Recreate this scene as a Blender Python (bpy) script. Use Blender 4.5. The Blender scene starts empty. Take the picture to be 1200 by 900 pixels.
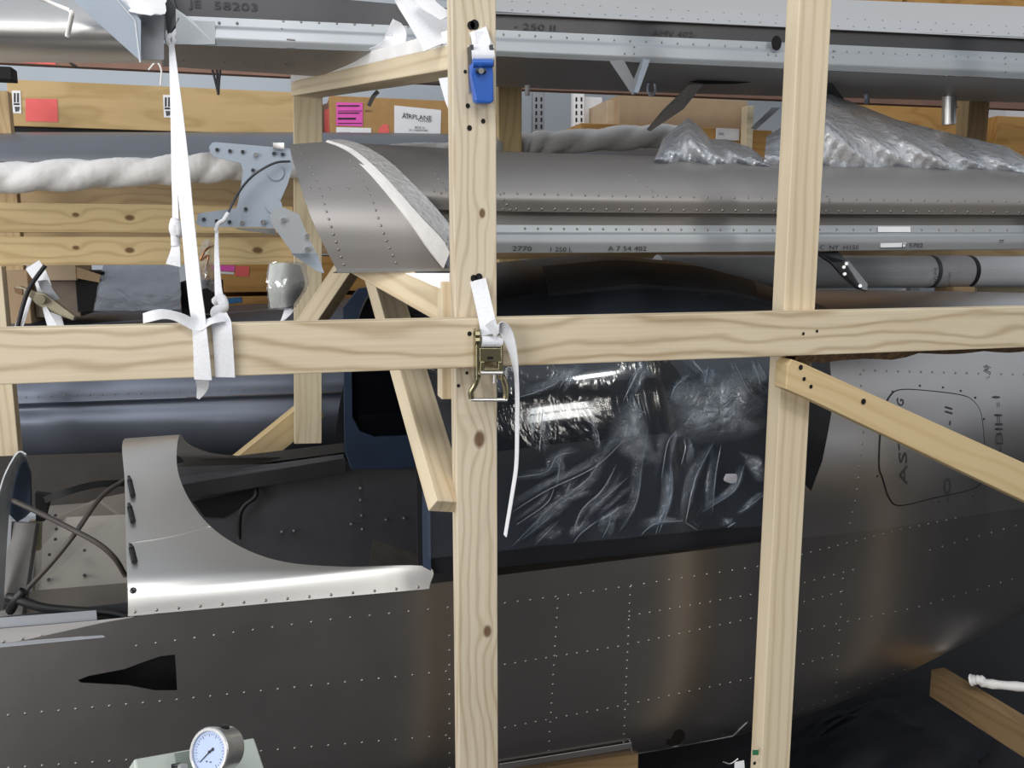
import bpy, bmesh, math, random
import numpy as np
from mathutils import Vector, Matrix
from mathutils.bvhtree import BVHTree
from mathutils import noise as mn
R = math.radians
S = bpy.context.scene
COL = S.collection
rnd = random.Random(7)
nrng = np.random.RandomState(5)

# ------------------------------------------------------------------ camera
F, PIT, YAW = 1000.0, R(9), R(15)
CAM = Vector((0, -1.55, 1.55))
FW = Vector((math.sin(YAW)*math.cos(PIT), math.cos(YAW)*math.cos(PIT), -math.sin(PIT)))
RT = Vector((math.cos(YAW), -math.sin(YAW), 0)); UP = RT.cross(FW)
cd = bpy.data.cameras.new('camera'); cd.sensor_width = 36; cd.lens = 30; cd.clip_start = 0.05
cam = bpy.data.objects.new('camera', cd); COL.objects.link(cam)
cam.location = CAM; cam.rotation_euler = (R(90)-PIT, 0, -YAW)
S.camera = cam

# ------------------------------------------------------------------ world, lamps, exposure
w = bpy.data.worlds.new('world'); S.world = w; w.use_nodes = True
bg = w.node_tree.nodes['Background']
bg.inputs[0].default_value = (0.86, 0.92, 1.0, 1); bg.inputs[1].default_value = 0.52
def area(name, loc, target, sx, sy, power, col=(1, 1, 1)):
    l = bpy.data.lights.new(name, 'AREA'); l.shape = 'RECTANGLE'; l.size = sx; l.size_y = sy
    l.energy = power; l.color = col
    o = bpy.data.objects.new(name, l); COL.objects.link(o); o.location = loc
    o.rotation_euler = (Vector(target)-Vector(loc)).to_track_quat('-Z', 'Y').to_euler()
    return o
area('door_daylight', (-4.2, -4.0, 1.9), (0.5, .3, 1.4), 3.6, 2.8, 165, (1, 0.985, 0.96))
area('roof_window', (-0.4, -2.6, 4.4), (0.5, 0.4, 1.2), 2.2, 1.2, 50, (1, 0.985, 0.96))
area('side_fill', (-4.6, 0.2, 2.1), (0.2, .6, 1.8), 2.0, 1.6, 75, (1, .99, .97))  # unseen fill light, added to brighten the left faces of the timbers
area('hall_window_upper', (3.1, -7.9, 4.38), (3.1, 0, 4.38), 1.0, .50, 26, (1, .97, .9))
area('hall_window_lower', (3.1, -7.9, 3.80), (3.1, 0, 3.80), 1.0, .50, 26, (1, .97, .9))
area('ceiling_lamp', (2.4, -4.0, 4.3), (1.0, 0, 1.2), .35, .12, 16, (1, .98, .92))
S.view_settings.view_transform = 'Standard'; S.view_settings.look = 'None'
S.view_settings.gamma = 1; S.view_settings.exposure = 0.22; S.view_settings.use_curve_mapping = False

# ------------------------------------------------------------------ helpers
def at(px, py, Y):                       # point of the place on the plane Y seen at a photo pixel
    d = FW + RT*((px-600)/F) - UP*((py-450)/F)
    return CAM + d*((Y-CAM.y)/d.y)
def atz(px, py, z):
    d = FW + RT*((px-600)/F) - UP*((py-450)/F)
    return CAM + d*((z-CAM.z)/d.z)
def lin(h):
    c = [int(h[i:i+2], 16)/255 for i in (0, 2, 4)]
    return tuple(x/12.92 if x <= .04045 else ((x+.055)/1.055)**2.4 for x in c) + (1,)
WM = {}
def wm(o): return WM.get(o.name, Matrix.Identity(4)) if o else Matrix.Identity(4)
def tag(o, label=None, cat=None, group=None, kind=None):
    if label: o['label'] = label
    if cat: o['category'] = cat
    if group: o['group'] = group
    if kind: o['kind'] = kind
    return o
def thing(name, label, cat, loc, group=None):
    o = bpy.data.objects.new(name, None); COL.objects.link(o); o.location = loc; o.empty_display_size = .05
    WM[o.name] = Matrix.Translation(Vector(loc)); return tag(o, label, cat, group)
def obj(name, verts, faces, mat, parent=None, M=None, smooth=False, thick=0, off=-1, bev=0, kind=None):
    """one mesh object from world-space vertices; M gives its own axes (for grain)"""
    verts = [Vector(v) for v in verts]
    if M is None:
        if parent: M = wm(parent)
        else:
            c = sum(verts, Vector())/len(verts); c.z = min(v.z for v in verts); M = Matrix.Translation(c)
    Mi = M.inverted()
    me = bpy.data.meshes.new(name); me.from_pydata([Mi @ v for v in verts], [], faces); me.update()
    if smooth: me.polygons.foreach_set('use_smooth', [True]*len(me.polygons))
    me.materials.append(mat)
    o = bpy.data.objects.new(name, me); COL.objects.link(o)
    if parent: o.parent = parent; o.matrix_local = wm(parent).inverted() @ M
    else: o.matrix_world = M
    WM[o.name] = M.copy()
    if thick:
        m = o.modifiers.new('thickness', 'SOLIDIFY'); m.thickness = thick; m.offset = off
        if smooth: m = o.modifiers.new('crisp_edges', 'EDGE_SPLIT'); m.split_angle = R(50)
    if bev:
        m = o.modifiers.new('edges', 'BEVEL'); m.width = bev; m.segments = 2; m.limit_method = 'ANGLE'; m.angle_limit = R(40)
    if kind: o['kind'] = kind
    return o
BOXF = [(0,1,2,3),(7,6,5,4),(0,4,5,1),(1,5,6,2),(2,6,7,3),(3,7,4,0)]
def recalc(o):
    bm = bmesh.new(); bm.from_mesh(o.data); bmesh.ops.recalc_face_normals(bm, faces=bm.faces); bm.to_mesh(o.data); bm.free(); return o
def box(name, p0, p1, mat, parent=None, bev=0.002, M=None):
    x0,y0,z0 = p0; x1,y1,z1 = p1
    v = [(x0,y0,z0),(x1,y0,z0),(x1,y0,z1),(x0,y0,z1),(x0,y1,z0),(x1,y1,z0),(x1,y1,z1),(x0,y1,z1)]
    return recalc(obj(name, v, BOXF, mat, parent, M, bev=bev))
def timber(name, a, b, n, wid, th, mat, parent=None, bev=0.002, side=0, nx=1):
    """sawn timber: a,b = middle of its front face at either end, n = outward direction of that face"""
    a, b, n = Vector(a), Vector(b), Vector(n)
    X = (b-a).normalized(); Z = (n - X*n.dot(X)).normalized(); Yv = Z.cross(X)
    M = Matrix((X, Yv, Z)).transposed().to_4x4(); M.translation = (a+b)/2 - Z*th/2
    L = (b-a).length/2; h = wid/2; t = th/2
    v = []; f = []
    for i in range(nx+1):
        x = -L + 2*L*i/nx
        v += [M @ Vector(q) for q in ((x,-h,-t),(x,h,-t),(x,h,t),(x,-h,t))]
    for i in range(nx):
        for k in range(4): f.append((4*i+k, 4*i+(k+1)%4, 4*i+4+(k+1)%4, 4*i+4+k))
    f += [(3,2,1,0), tuple(4*nx+k for k in range(4))]
    return recalc(obj(name, v, f, mat, parent, M, bev=bev))
def cr(pts, n):
    """smooth curve through points, n samples"""
    P = [Vector(p) for p in pts]
    if len(P) == 2: return [P[0].lerp(P[1], i/(n-1)) for i in range(n)]
    Q = [2*P[0]-P[1]] + P + [2*P[-1]-P[-2]]
    out = []; m = len(P)-1
    for i in range(n):
        u = i/(n-1)*m; k = min(int(u), m-1); t = u-k
        p0,p1,p2,p3 = Q[k:k+4]
        out.append(.5*((2*p1)+(p2-p0)*t+(2*p0-5*p1+4*p2-p3)*t*t+(3*p1-p0-3*p2+p3)*t**3))
    return out
def poly(pts, n):                        # straight polyline, n samples by length
    P = [Vector(p) for p in pts]; d = [0]
    for a, b in zip(P, P[1:]): d.append(d[-1]+(b-a).length)
    out = []
    for i in range(n):
        s = d[-1]*i/(n-1) if n > 1 else 0
        k = max(j for j in range(len(P)-1) if d[j] <= s+1e-9)
        t = (s-d[k])/max(1e-9, d[k+1]-d[k]); out.append(P[k].lerp(P[k+1], min(1, t)))
    return out
def gridfaces(nr, nc, off=0, flip=False):
    f = []
    for i in range(nr-1):
        for j in range(nc-1):
            q = (off+i*nc+j, off+i*nc+j+1, off+(i+1)*nc+j+1, off+(i+1)*nc+j)
            f.append(q[::-1] if flip else q)
    return f
def facing(v, f):
    s = 0
    for q in f[::max(1, len(f)//200)]:
        a, b, c = v[q[0]], v[q[1]], v[q[2]]
        n = (b-a).cross(c-a); s += n.dot(CAM-a)
    return s > 0
def sheet(name, rows, mat, parent=None, nr=24, nc=24, thick=0.0015, smooth=True, straight=False, jit=0, kind=None, curve=True):
    """thin curved sheet through rows of points"""
    fn = (lambda p, n: poly(p, n)) if straight else cr
    rr = [fn(r, nc) for r in rows]
    cols = [(cr if curve else poly)([r[j] for r in rr], nr) for j in range(nc)]
    v = [cols[j][i] for i in range(nr) for j in range(nc)]
    if jit: v = [p + Vector(nrng.normal(0, jit, 3)) for p in v]
    f = gridfaces(nr, nc)
    if not facing(v, f): f = [q[::-1] for q in f]
    return obj(name, v, f, mat, parent, smooth=smooth, thick=thick, kind=kind)
def plate(name, pts, mat, parent=None, thick=0.003, bev=0, M=None):
    """flat plate from an outline of points, thickness away from the viewer side"""
    v = [Vector(p) for p in pts]; f = [tuple(range(len(v)))]
    c = sum(v, Vector())/len(v); n = Vector()
    for i in range(len(v)): n += (v[i]-c).cross(v[(i+1) % len(v)]-c)
    if n.dot(CAM-c) < 0: n = -n; f = [f[0][::-1]]
    n.normalize(); k = len(v)
    vv = v + [p - n*thick for p in v]
    o = f[0]; ff = [o, tuple(i+k for i in o[::-1])]
    for i in range(k):
        a, b = o[i], o[(i+1) % k]; ff.append((b, a, a+k, b+k))
    return obj(name, vv, ff, mat, parent, M, bev=bev)
def tube(name, pts, r, mat, parent=None, n=8, samples=None, prof=None, smooth=True, kind=None):
    P = cr(pts, samples or max(2, 6*(len(pts)-1)+1)) if len(pts) > 2 or samples else [Vector(p) for p in pts]
    v, f = tubegeo(P, r, n, prof)
    return obj(name, v, f, mat, parent, smooth=smooth, kind=kind)
def tubegeo(P, r, n=8, prof=None, base=0):
    v = []; f = []; up = None
    for i, p in enumerate(P):
        t = (P[min(i+1, len(P)-1)] - P[max(i-1, 0)]).normalized()
        if up is None: up = Vector((0,0,1)) if abs(t.z) < .9 else Vector((1,0,0))
        a = t.cross(up).normalized(); up = a.cross(t).normalized()
        rr = r*(prof(i/(len(P)-1)) if prof else 1)
        for k in range(n):
            q = 2*math.pi*k/n; v.append(p + a*rr*math.cos(q) + up*rr*math.sin(q))
    for i in range(len(P)-1):
        for k in range(n): f.append((base+i*n+k, base+(i+1)*n+k, base+(i+1)*n+(k+1)%n, base+i*n+(k+1)%n)[::-1])
    f.append(tuple(base+k for k in range(n))); f.append(tuple(base+(len(P)-1)*n+k for k in range(n))[::-1])
    return v, f
def ribbon(name, pts, wid, mat, parent=None, side=None, samples=None, thick=0.0015, widths=None, twist=None):
    P = cr(pts, samples or max(2, 8*(len(pts)-1)+1))
    v = []
    for i, p in enumerate(P):
        t = (P[min(i+1, len(P)-1)] - P[max(i-1, 0)]).normalized()
        s = Vector(side) if side else RT
        s = (s - t*s.dot(t)).normalized()
        u = i/(len(P)-1)
        if twist: s = Matrix.Rotation(twist(u), 3, t) @ s
        ww = wid*(widths(u) if widths else 1)/2
        v += [p-s*ww, p-s*ww*.33, p+s*ww*.33, p+s*ww]
    f = gridfaces(len(P), 4)
    if not facing(v, f): f = [q[::-1] for q in f]
    return obj(name, v, f, mat, parent, smooth=True, thick=thick, off=0)
def cyl(name, a, b, r, mat, parent=None, n=24, bev=0):
    a, b = Vector(a), Vector(b); v, f = tubegeo([a, b], r, n)
    return obj(name, v, f, mat, parent, smooth=False, bev=bev)
def bvh_of(o):
    M = WM[o.name]; me = o.data
    return BVHTree.FromPolygons([M @ v.co for v in me.vertices], [tuple(p.vertices) for p in me.polygons])
BV = {}
def hit(px, py, o):
    if o.name not in BV: BV[o.name] = bvh_of(o)
    d = (FW + RT*((px-600)/F) - UP*((py-450)/F)).normalized()
    p, n, i, t = BV[o.name].ray_cast(CAM, d)
    if p is None: return None, None
    if n.dot(d) > 0: n = -n
    return p, n
RIV = {}
def rivets(o, pts, n, r=0.0034, parent=None):
    """domed rivet heads along a line on the skin o"""
    for q in poly([(x, y, 0) for x, y in pts], n):
        p, nn = hit(q.x, q.y, o)
        if p is None: continue
        RIV.setdefault((parent or o).name, []).append((p, nn, r))
def rivets_at(parent, p, n, r=0.003): RIV.setdefault(parent.name, []).append((Vector(p), Vector(n), r))
def build_rivets(mat):
    for name, L in RIV.items():
        v = []; f = []
        for p, n, r in L:
            a = n.orthogonal().normalized(); b = n.cross(a); k0 = len(v)
            for rr, h in ((r, 0), (r*.7, r*.42)):
                for k in range(7):
                    q = 2*math.pi*k/7; v.append(p + a*rr*math.cos(q) + b*rr*math.sin(q) + n*h)
            v.append(p + n*r*.6)
            for k in range(7):
                k2 = (k+1) % 7; f += [(k0+k, k0+k2, k0+7+k2, k0+7+k), (k0+7+k, k0+7+k2, k0+14)]
        obj('rivet_heads', v, f, mat, bpy.data.objects[name], smooth=True, kind='stuff')
def text(s, o, u, vv, h, mat, parent, name='printed_text', off=0.0012, sx=1.0):
    """flat lettering lying on a surface: o = start of baseline, u = reading direction, vv = up"""
    c = bpy.data.curves.new('t', 'FONT'); c.body = s; c.size = 1; c.resolution_u = 2
    to = bpy.data.objects.new('t', c); COL.objects.link(to)
    bpy.context.view_layer.update()
    me = bpy.data.meshes.new_from_object(to.evaluated_get(bpy.context.evaluated_depsgraph_get()))
    u, vv, o = Vector(u).normalized(), Vector(vv).normalized(), Vector(o); n = u.cross(vv)
    v = [o + u*(p.co.x*h*1.4*sx) + vv*(p.co.y*h*1.4) + n*off for p in me.vertices]
    f = [tuple(p.vertices) for p in me.polygons]
    bpy.data.objects.remove(to); bpy.data.curves.remove(c); bpy.data.meshes.remove(me)
    return obj(name, v, f, mat, parent)
def cut(o, pts, d, depth=0.15, back=0.03):
    """cut a real hole through skin o: pts outline, d inward direction"""
    d = Vector(d).normalized(); v = [Vector(p)-d*back for p in pts] + [Vector(p)+d*depth for p in pts]; k = len(pts)
    f = [tuple(range(k)), tuple(range(2*k-1, k-1, -1))] + [(i, (i+1) % k, (i+1) % k+k, i+k)[::-1] for i in range(k)]
    c = recalc(obj('cutter', v, f, o.data.materials[0]))
    m = o.modifiers.new('hole', 'BOOLEAN'); m.object = c; m.operation = 'DIFFERENCE'; m.solver = 'EXACT'
    bpy.context.view_layer.update()
    me = bpy.data.meshes.new_from_object(o.evaluated_get(bpy.context.evaluated_depsgraph_get()))
    o.modifiers.clear(); o.data = me; me.set_sharp_from_angle(angle=R(25))
    cm = c.data; bpy.data.objects.remove(c); bpy.data.meshes.remove(cm)

# ------------------------------------------------------------------ materials
class NT:
    def __init__(s, name):
        s.m = bpy.data.materials.new(name); s.m.use_nodes = True; s.t = s.m.node_tree; s.t.nodes.clear()
        s.out = s.t.nodes.new('ShaderNodeOutputMaterial')
    def put(s, i, x):
        if isinstance(x, bpy.types.NodeSocket): s.t.links.new(x, i)
        elif isinstance(x, tuple) and i.type == 'VECTOR': i.default_value = x[:3]
        else: i.default_value = x
    def n(s, k, ins=None, **kw):
        nd = s.t.nodes.new('ShaderNode'+k)
        for a, b in kw.items(): setattr(nd, a, b)
        for a, b in (ins or {}).items(): s.put(nd.inputs[a], b)
        return nd
    def M(s, op, a, b=0.0, c=0.0):
        nd = s.n('Math', operation=op); s.put(nd.inputs[0], a); s.put(nd.inputs[1], b); s.put(nd.inputs[2], c); return nd.outputs[0]
    def mix(s, f, a, b):
        nd = s.n('Mix', data_type='RGBA'); s.put(nd.inputs[0], f); s.put(nd.inputs[6], a); s.put(nd.inputs[7], b); return nd.outputs[2]
    def coord(s, scale=(1,1,1), loc=(0,0,0), kind='Object'):
        tc = s.n('TexCoord'); mp = s.n('Mapping', {'Vector': tc.outputs[kind], 'Scale': scale, 'Location': loc}); return mp.outputs[0]
    def noise(s, vec, scale=1, detail=3, rough=.5, dist=0):
        return s.n('TexNoise', {'Vector': vec, 'Scale': scale, 'Detail': detail, 'Roughness': rough, 'Distortion': dist}).outputs['Fac']
    def ramp(s, f, a, b):
        nd = s.n('MapRange'); s.put(nd.inputs[0], f); nd.inputs[1].default_value = a; nd.inputs[2].default_value = b; return nd.outputs[0]
    def surf(s, sh): s.t.links.new(sh, s.out.inputs[0]); return s.m
    def bump(s, h, st, d=.01): return s.n('Bump', {'Height': h, 'Strength': st, 'Distance': d}).outputs[0]
def P(nt, **kw):
    b = nt.n('BsdfPrincipled')
    for k, v in kw.items(): nt.put(b.inputs[k.replace('_', ' ')], v)
    return b
def plain(name, col, rough=.5, metal=0, var=.12, scale=30, bump=0.0, coat=0, emit=None):
    t = NT(name); c = lin(col); f = t.noise(t.coord(), scale, 4)
    d = tuple(x*(1-var) for x in c[:3])+(1,); l = tuple(min(1, x*(1+var)) for x in c[:3])+(1,)
    b = P(t, Base_Color=t.mix(t.ramp(f, .3, .7), d, l), Roughness=rough, Metallic=metal, Coat_Weight=coat)
    if bump: t.put(b.inputs['Normal'], t.bump(t.noise(t.coord(), scale*2, 4), bump))
    return t.surf(b.outputs[0])
def wood(name, light, dark, seed=0, freq=430, knots=(), amt=.55, tilt=.5, wav=.10):
    """sawn pine: growth rings along local X, bending round the knots"""
    t = NT(name)
    sp = t.n('SeparateXYZ', {0: t.n('TexCoord').outputs['Object']}); x, y, z = sp.outputs
    n1 = t.noise(t.coord((1.3, 5, 5), (seed*1.7, seed, seed*.3)), 1.6, 2, .45)
    n0 = t.noise(t.coord((5, 9, 9), (seed, seed*2.1, 0)), 1.5, 2, .5)
    r = t.M('ADD', y, t.M('MULTIPLY', z, tilt))
    r = t.M('ADD', r, t.M('MULTIPLY', t.M('SUBTRACT', n1, .5), wav))
    r = t.M('ADD', r, t.M('MULTIPLY', t.M('SUBTRACT', n0, .5), wav*.16))
    core = None
    for kx, ky, kr in knots:
        dx = t.M('MULTIPLY', t.M('SUBTRACT', x, kx), .62); dy = t.M('SUBTRACT', y, ky)
        d2 = t.M('ADD', t.M('MULTIPLY', dx, dx), t.M('MULTIPLY', dy, dy))
        g = t.M('EXPONENT', t.M('MULTIPLY', d2, -1/(2.4*kr)**2)); r = t.M('ADD', r, t.M('MULTIPLY', g, kr*1.9))
        k = t.ramp(t.M('ADD', t.M('SQRT', d2), t.M('MULTIPLY', t.M('SUBTRACT', n0, .5), kr)), kr*1.0, kr*.55)
        core = k if core is None else t.M('MAXIMUM', core, k)
    s = t.M('SINE', t.M('MULTIPLY', r, freq))
    s = t.M('POWER', t.M('MULTIPLY_ADD', s, .5, .5), 3.2)
    fine = t.noise(t.coord((3, 170, 170), (seed, 0, 0)), 1, 3, .6)
    big = t.noise(t.coord((1.2, 9, 9), (seed*3, 0, 0)), 1.5, 3)
    f = t.M('ADD', t.M('MULTIPLY', s, amt), t.M('MULTIPLY', t.M('SUBTRACT', fine, .42), .5))
    f = t.M('ADD', f, t.M('MULTIPLY', t.M('SUBTRACT', big, .5), .75))
    nd = t.n('Clamp', {0: f}); c = t.mix(nd.outputs[0], lin(light), lin(dark))
    if core is not None: c = t.mix(t.M('MULTIPLY', core, .88), c, lin('5e4023'))
    b = P(t, Base_Color=c, Roughness=.72, Specular_IOR_Level=.25); t.put(b.inputs['Normal'], t.bump(fine, .12, .002))
    return t.surf(b.outputs[0])
def metal(name, col, rough=.3, wav=.08, wscale=2.5, streak=.1, aniso=0, mt=1.0):
    """bare aluminium sheet: faint dents, brushed streaks, handling film"""
    t = NT(name); c = lin(col)
    st = t.noise(t.coord((2, 60, 60)), 1.5, 3); bl = t.noise(t.coord(), 5, 3)
    d = tuple(x*(1-streak) for x in c[:3])+(1,)
    rr = t.M('ADD', rough-.06, t.M('MULTIPLY', bl, .12))
    b = P(t, Base_Color=t.mix(t.M('MULTIPLY_ADD', st, .5, t.M('MULTIPLY', bl, .5)), d, c), Metallic=mt, Roughness=rr, Anisotropic=aniso)
    h = t.noise(t.coord((1, 1, 1)), wscale, 2, .4)
    t.put(b.inputs['Normal'], t.bump(h, wav, .05))
    return t.surf(b.outputs[0])
def film(name, milk0, milk1, tint='dfe6ee', gloss=.2, crease=14, bstr=.9, amount=.8, stretch=(1,1,1), base=.03, fade=False):
    """thin clear plastic: see-through, creased, milky where it bunches"""
    t = NT(name)
    n1 = t.noise(t.coord(stretch), crease*.35, 3, .5, .8); n2 = t.noise(t.coord(stretch), crease, 5, .6, .6)
    h = t.M('ABSOLUTE', t.M('SUBTRACT', n2, .5)); h2 = t.M('ABSOLUTE', t.M('SUBTRACT', n1, .5))
    nm = t.bump(t.M('ADD', h, h2), bstr, .03)
    milk = t.M('ADD', base, t.M('MULTIPLY', t.ramp(n1, milk0, milk1), amount))
    fd = t.n('Attribute', attribute_name='fade').outputs['Fac'] if fade else None
    if fade: milk = t.M('MULTIPLY', milk, fd)
    tr = t.n('BsdfTransparent', {'Color': (.93, .95, .97, 1)})
    df = t.n('BsdfDiffuse', {'Color': lin(tint), 'Normal': nm}); tl = t.n('BsdfTranslucent', {'Color': lin(tint), 'Normal': nm})
    m0 = t.n('MixShader', {0: .4, 1: df.outputs[0], 2: tl.outputs[0]})
    m1 = t.n('MixShader', {0: milk, 1: tr.outputs[0], 2: m0.outputs[0]})
    gl = t.n('BsdfGlossy', {'Color': (1,1,1,1), 'Roughness': .12, 'Normal': nm})
    fr = t.n('LayerWeight', {'Blend': .35, 'Normal': nm})
    gf = t.M('MULTIPLY_ADD', fr.outputs['Facing'], gloss, gloss*.25)
    if fade: gf = t.M('MULTIPLY', gf, fd)
    m2 = t.n('MixShader', {0: gf, 1: m1.outputs[0], 2: gl.outputs[0]})
    return t.surf(m2.outputs[0])

LT, DK = 'd8cbb4', 'a68f6c'
W_post = wood('pine_post', LT, DK, 1, 330, [(-.108, -.005, .0125), (-.498, -.019, .0095), (.314, -.013, .006)], .42)
W_post2 = wood('pine_post_straight', 'dfd0b4', 'b8a07a', 4, 260, [], .38, .2, .035)
W_rail = wood('pine_rail', 'dacbb0', '9a805a', 7, 210, [], .5, .4, .13)
W_brace = wood('pine_brace', 'd8c196', 'bb9c68', 9, 200, [(-.8, 0, .018)], .3, .3, .07)
W_far = wood('pine_far', 'e4d6b8', 'bca27a', 12, 260, [], .3)
W_sill_shade = wood('pine_sill_shaded', '8f7656', '6e573a', 31, 240, [], .4)  # darker pine: the weak light on the sill timbers put into colour
W_knot = wood('pine_far_knotty', 'd2bb8e', 'a08258', 15, 260, [(.0, .002, .010), (.38, .002, .012), (-.15, .01, .008)], .4)
W_shade = wood('pine_brown_shaded', 'bca27c', '967752', 18, 260, [], .4)  # browner copy of the pine with shade put into its colour
W_ply = wood('plywood_panel', 'c8ac7e', 'a18654', 22, 120, [(-.2, .03, .008)], .4, .3, .2)
M_board = plain('fibreboard', 'b08a58', .8, var=.08, scale=25)
W_orange = wood('orange_ply', 'c79a5c', 'a0713c', 25, 200, [], .45, .3, .16)
A_bright = metal('aluminium_deck', 'e8e6e3', .42, .08, 3, mt=1.0)
A_side = metal('aluminium_side', 'bbb6b2', .33, .05, 2.2, .12, mt=1.0)
A_tail = metal('aluminium_tail', 'c6c2c0', .36, .05, 2.2, .1, mt=1.0)
A_wing = metal('aluminium_wing', 'a09c9a', .48, .04, 2.5, mt=.62)
A_spar = metal('aluminium_spar', 'b4b9be', .48, .03, 3, mt=.5)
A_web = metal('aluminium_web', '626265', .5, .03, 3, mt=.8)
A_pale = plain('pale_blue_primed_metal', 'a9b4c2', .4, .25, .04, 12)
A_grey = plain('grey_primed_metal', '8d9096', .45, .4, .05, 12)
A_bluegrey = metal('bluish_aluminium', '7f8695', .46, .05, 2, mt=.75)
A_rivet = metal('rivet_metal', '95928f', .38, 0, 3, mt=.9)
M_steel = metal('steel', 'd8d8d8', .28, 0, 3, mt=.8); M_zinc = metal('zinc_steel', 'b0a888', .35, .02, 8)
M_dsteel = plain('dark_steel', '4a4c50', .4, .7)
M_navy = plain('navy_composite', '2a394f', .42, 0, .1, 12, coat=.2)
M_black = plain('black_gloss', '0d0e14', .07, 0, .1, 8, coat=.5)
M_cabin = plain('dark_cabin', '1d1e23', .42, 0, .2, 4)
M_char = plain('charcoal_paint', '505155', .55, .1, .08, 20)
M_warm = plain('warm_grey_paint', 'a09a92', .55, .1, .06, 6)
M_taupe = plain('taupe_paint', '6e675f', .55, .1, .06, 6)
M_rubber = plain('black_rubber', '17171a', .5)
M_cable = plain('grey_brown_cable', '4d4744', .5)
M_strap = plain('white_webbing', 'e6e7ec', .75, 0, .05, 200, .15)
M_foam = plain('white_foam', 'f2f0ee', .6, 0, .05, 20, .2)
M_wrapw = plain('white_foam_wrap', 'eceae8', .4, 0, .06, 14, .35)
M_blue = plain('blue_plastic', '2f62bd', .35, 0, .05)
M_card = plain('cardboard', 'b59b7c', .85, 0, .06, 14); M_card2 = plain('cardboard_pale', 'c4b095', .85, 0, .06, 14)
M_white = plain('white_paper', 'f0f1f4', .7, 0, .02); M_pink = plain('pink_paper', 'ee5fc0', .7, 0, .03)
M_red = plain('red_paper', 'ee6a68', .7, 0, .04); M_ink = plain('black_ink', '1a1a20', .6); M_inkg = plain('grey_ink', '4a4c52', .6)
M_gink = plain('faint_ink', '3a3a3e', .5)
M_pvc = plain('grey_pvc', 'ccd0d4', .35, 0, .05, 6); M_pvcl = plain('tube_label', 'b3b2b8', .5, 0, .05)
M_wall = plain('wall_paint', 'c3ccd6', .8, 0, .03, 2); M_wallf = plain('front_wall_paint', '4c4946', .85, 0, .1, 1)
M_floor = plain('dark_concrete', '2a292d', .6, 0, .2, 3); M_tarp = plain('dark_blue_tarp', '16181f', .5, 0, .25, 4, .4)
M_box = plain('pale_green_enamel', 'bcc4bc', .4, 0, .04, 6); M_box2 = plain('grey_green_enamel', '7f8a82', .45, 0, .04, 6)
M_dial = plain('dial_face', 'b4c4e6', .35, 0, .02); M_dgrey = plain('dark_grey_sheet', '787b82', .42, .5, .06, 5)
M_grey = A_grey
M_gap = plain('black_gap', '08080a', .8); M_bark = plain('bark', '4a351f', .9, 0, .5, 60, .8); M_green = plain('green_mark', '2f7a55', .7)
M_bluesheet = plain('blue_marker', '3c78ac', .7); M_tape = plain('brown_pinkish_board', '8a6a5c', .8, 0, .1, 10)
F_wrap = film('clear_wrap', .48, .74, 'aebfd6', gloss=.11, crease=4, bstr=.35, amount=.22, stretch=(1, 1, .6), base=.05)
F_bunch = film('bunched_film', .38, .62, 'c3cfde', gloss=.5, crease=22, bstr=.9, amount=.4, base=.22, fade=True)
F_fold = film('film_fold', .42, .62, 'b4c4da', gloss=.45, crease=18, bstr=.9, amount=.25, base=.12, fade=True)
F_bubble = film('bubble_wrap', .35, .62, 'e6eef8', gloss=.6, crease=12, bstr=.7, amount=.3, base=.6)
F_sheet = film('poly_sheet', .35, .65, 'c6ccd8', gloss=.35, crease=7, bstr=.4, amount=.15, base=.22)
F_crease = film('film_crease', .2, .5, 'd5dde8', gloss=.5, crease=20, bstr=.2, amount=.25, base=.15)

# ------------------------------------------------------------------ the hall
def struct(o): o['kind'] = 'structure'; return o
struct(box('floor', (-7, -8, -.05), (10, 4.4, 0), M_floor, bev=0))
struct(box('wall_back', (-7, 4.0, 0), (10, 4.1, 4.2), M_wall, bev=0))
struct(box('wall_front', (-7, -8.1, 0), (10, -8, 5.2), M_wallf, bev=0))
struct(box('wall_left', (-7.1, -8, 0), (-7, 4.1, 2.6), M_wallf, bev=0))
struct(box('wall_right', (10, -8, 0), (10.1, 4.1, 2.6), M_wallf, bev=0))

# ------------------------------------------------------------------ crate frame of sawn timber
FR = thing('timber_frame', 'pale sawn pine crate frame of posts, rail and braces around the aluminium fuselage', 'crate frame', (.35, 0, 0))
N = (0, -1, 0)
timber('post', (.346, 0, 0), (.346, 0, 2.6), N, .080, .045, W_post, FR)
timber('post', (1.030, 0, 0), (1.030, 0, 2.6), N, .073, .045, W_post2, FR)
timber('post', (-.836, 1.28, 0), (-.836, 1.28, 1.50), N, .085, .045, W_post2, FR)
timber('post', (1.90, 0, 0), (1.90, 0, 2.6), N, .073, .045, W_post, FR)
rail = timber('rail', (-1.0, -.045, 1.381), (2.3, -.045, 1.381), N, .089, .045, W_rail, FR, nx=1)
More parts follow.
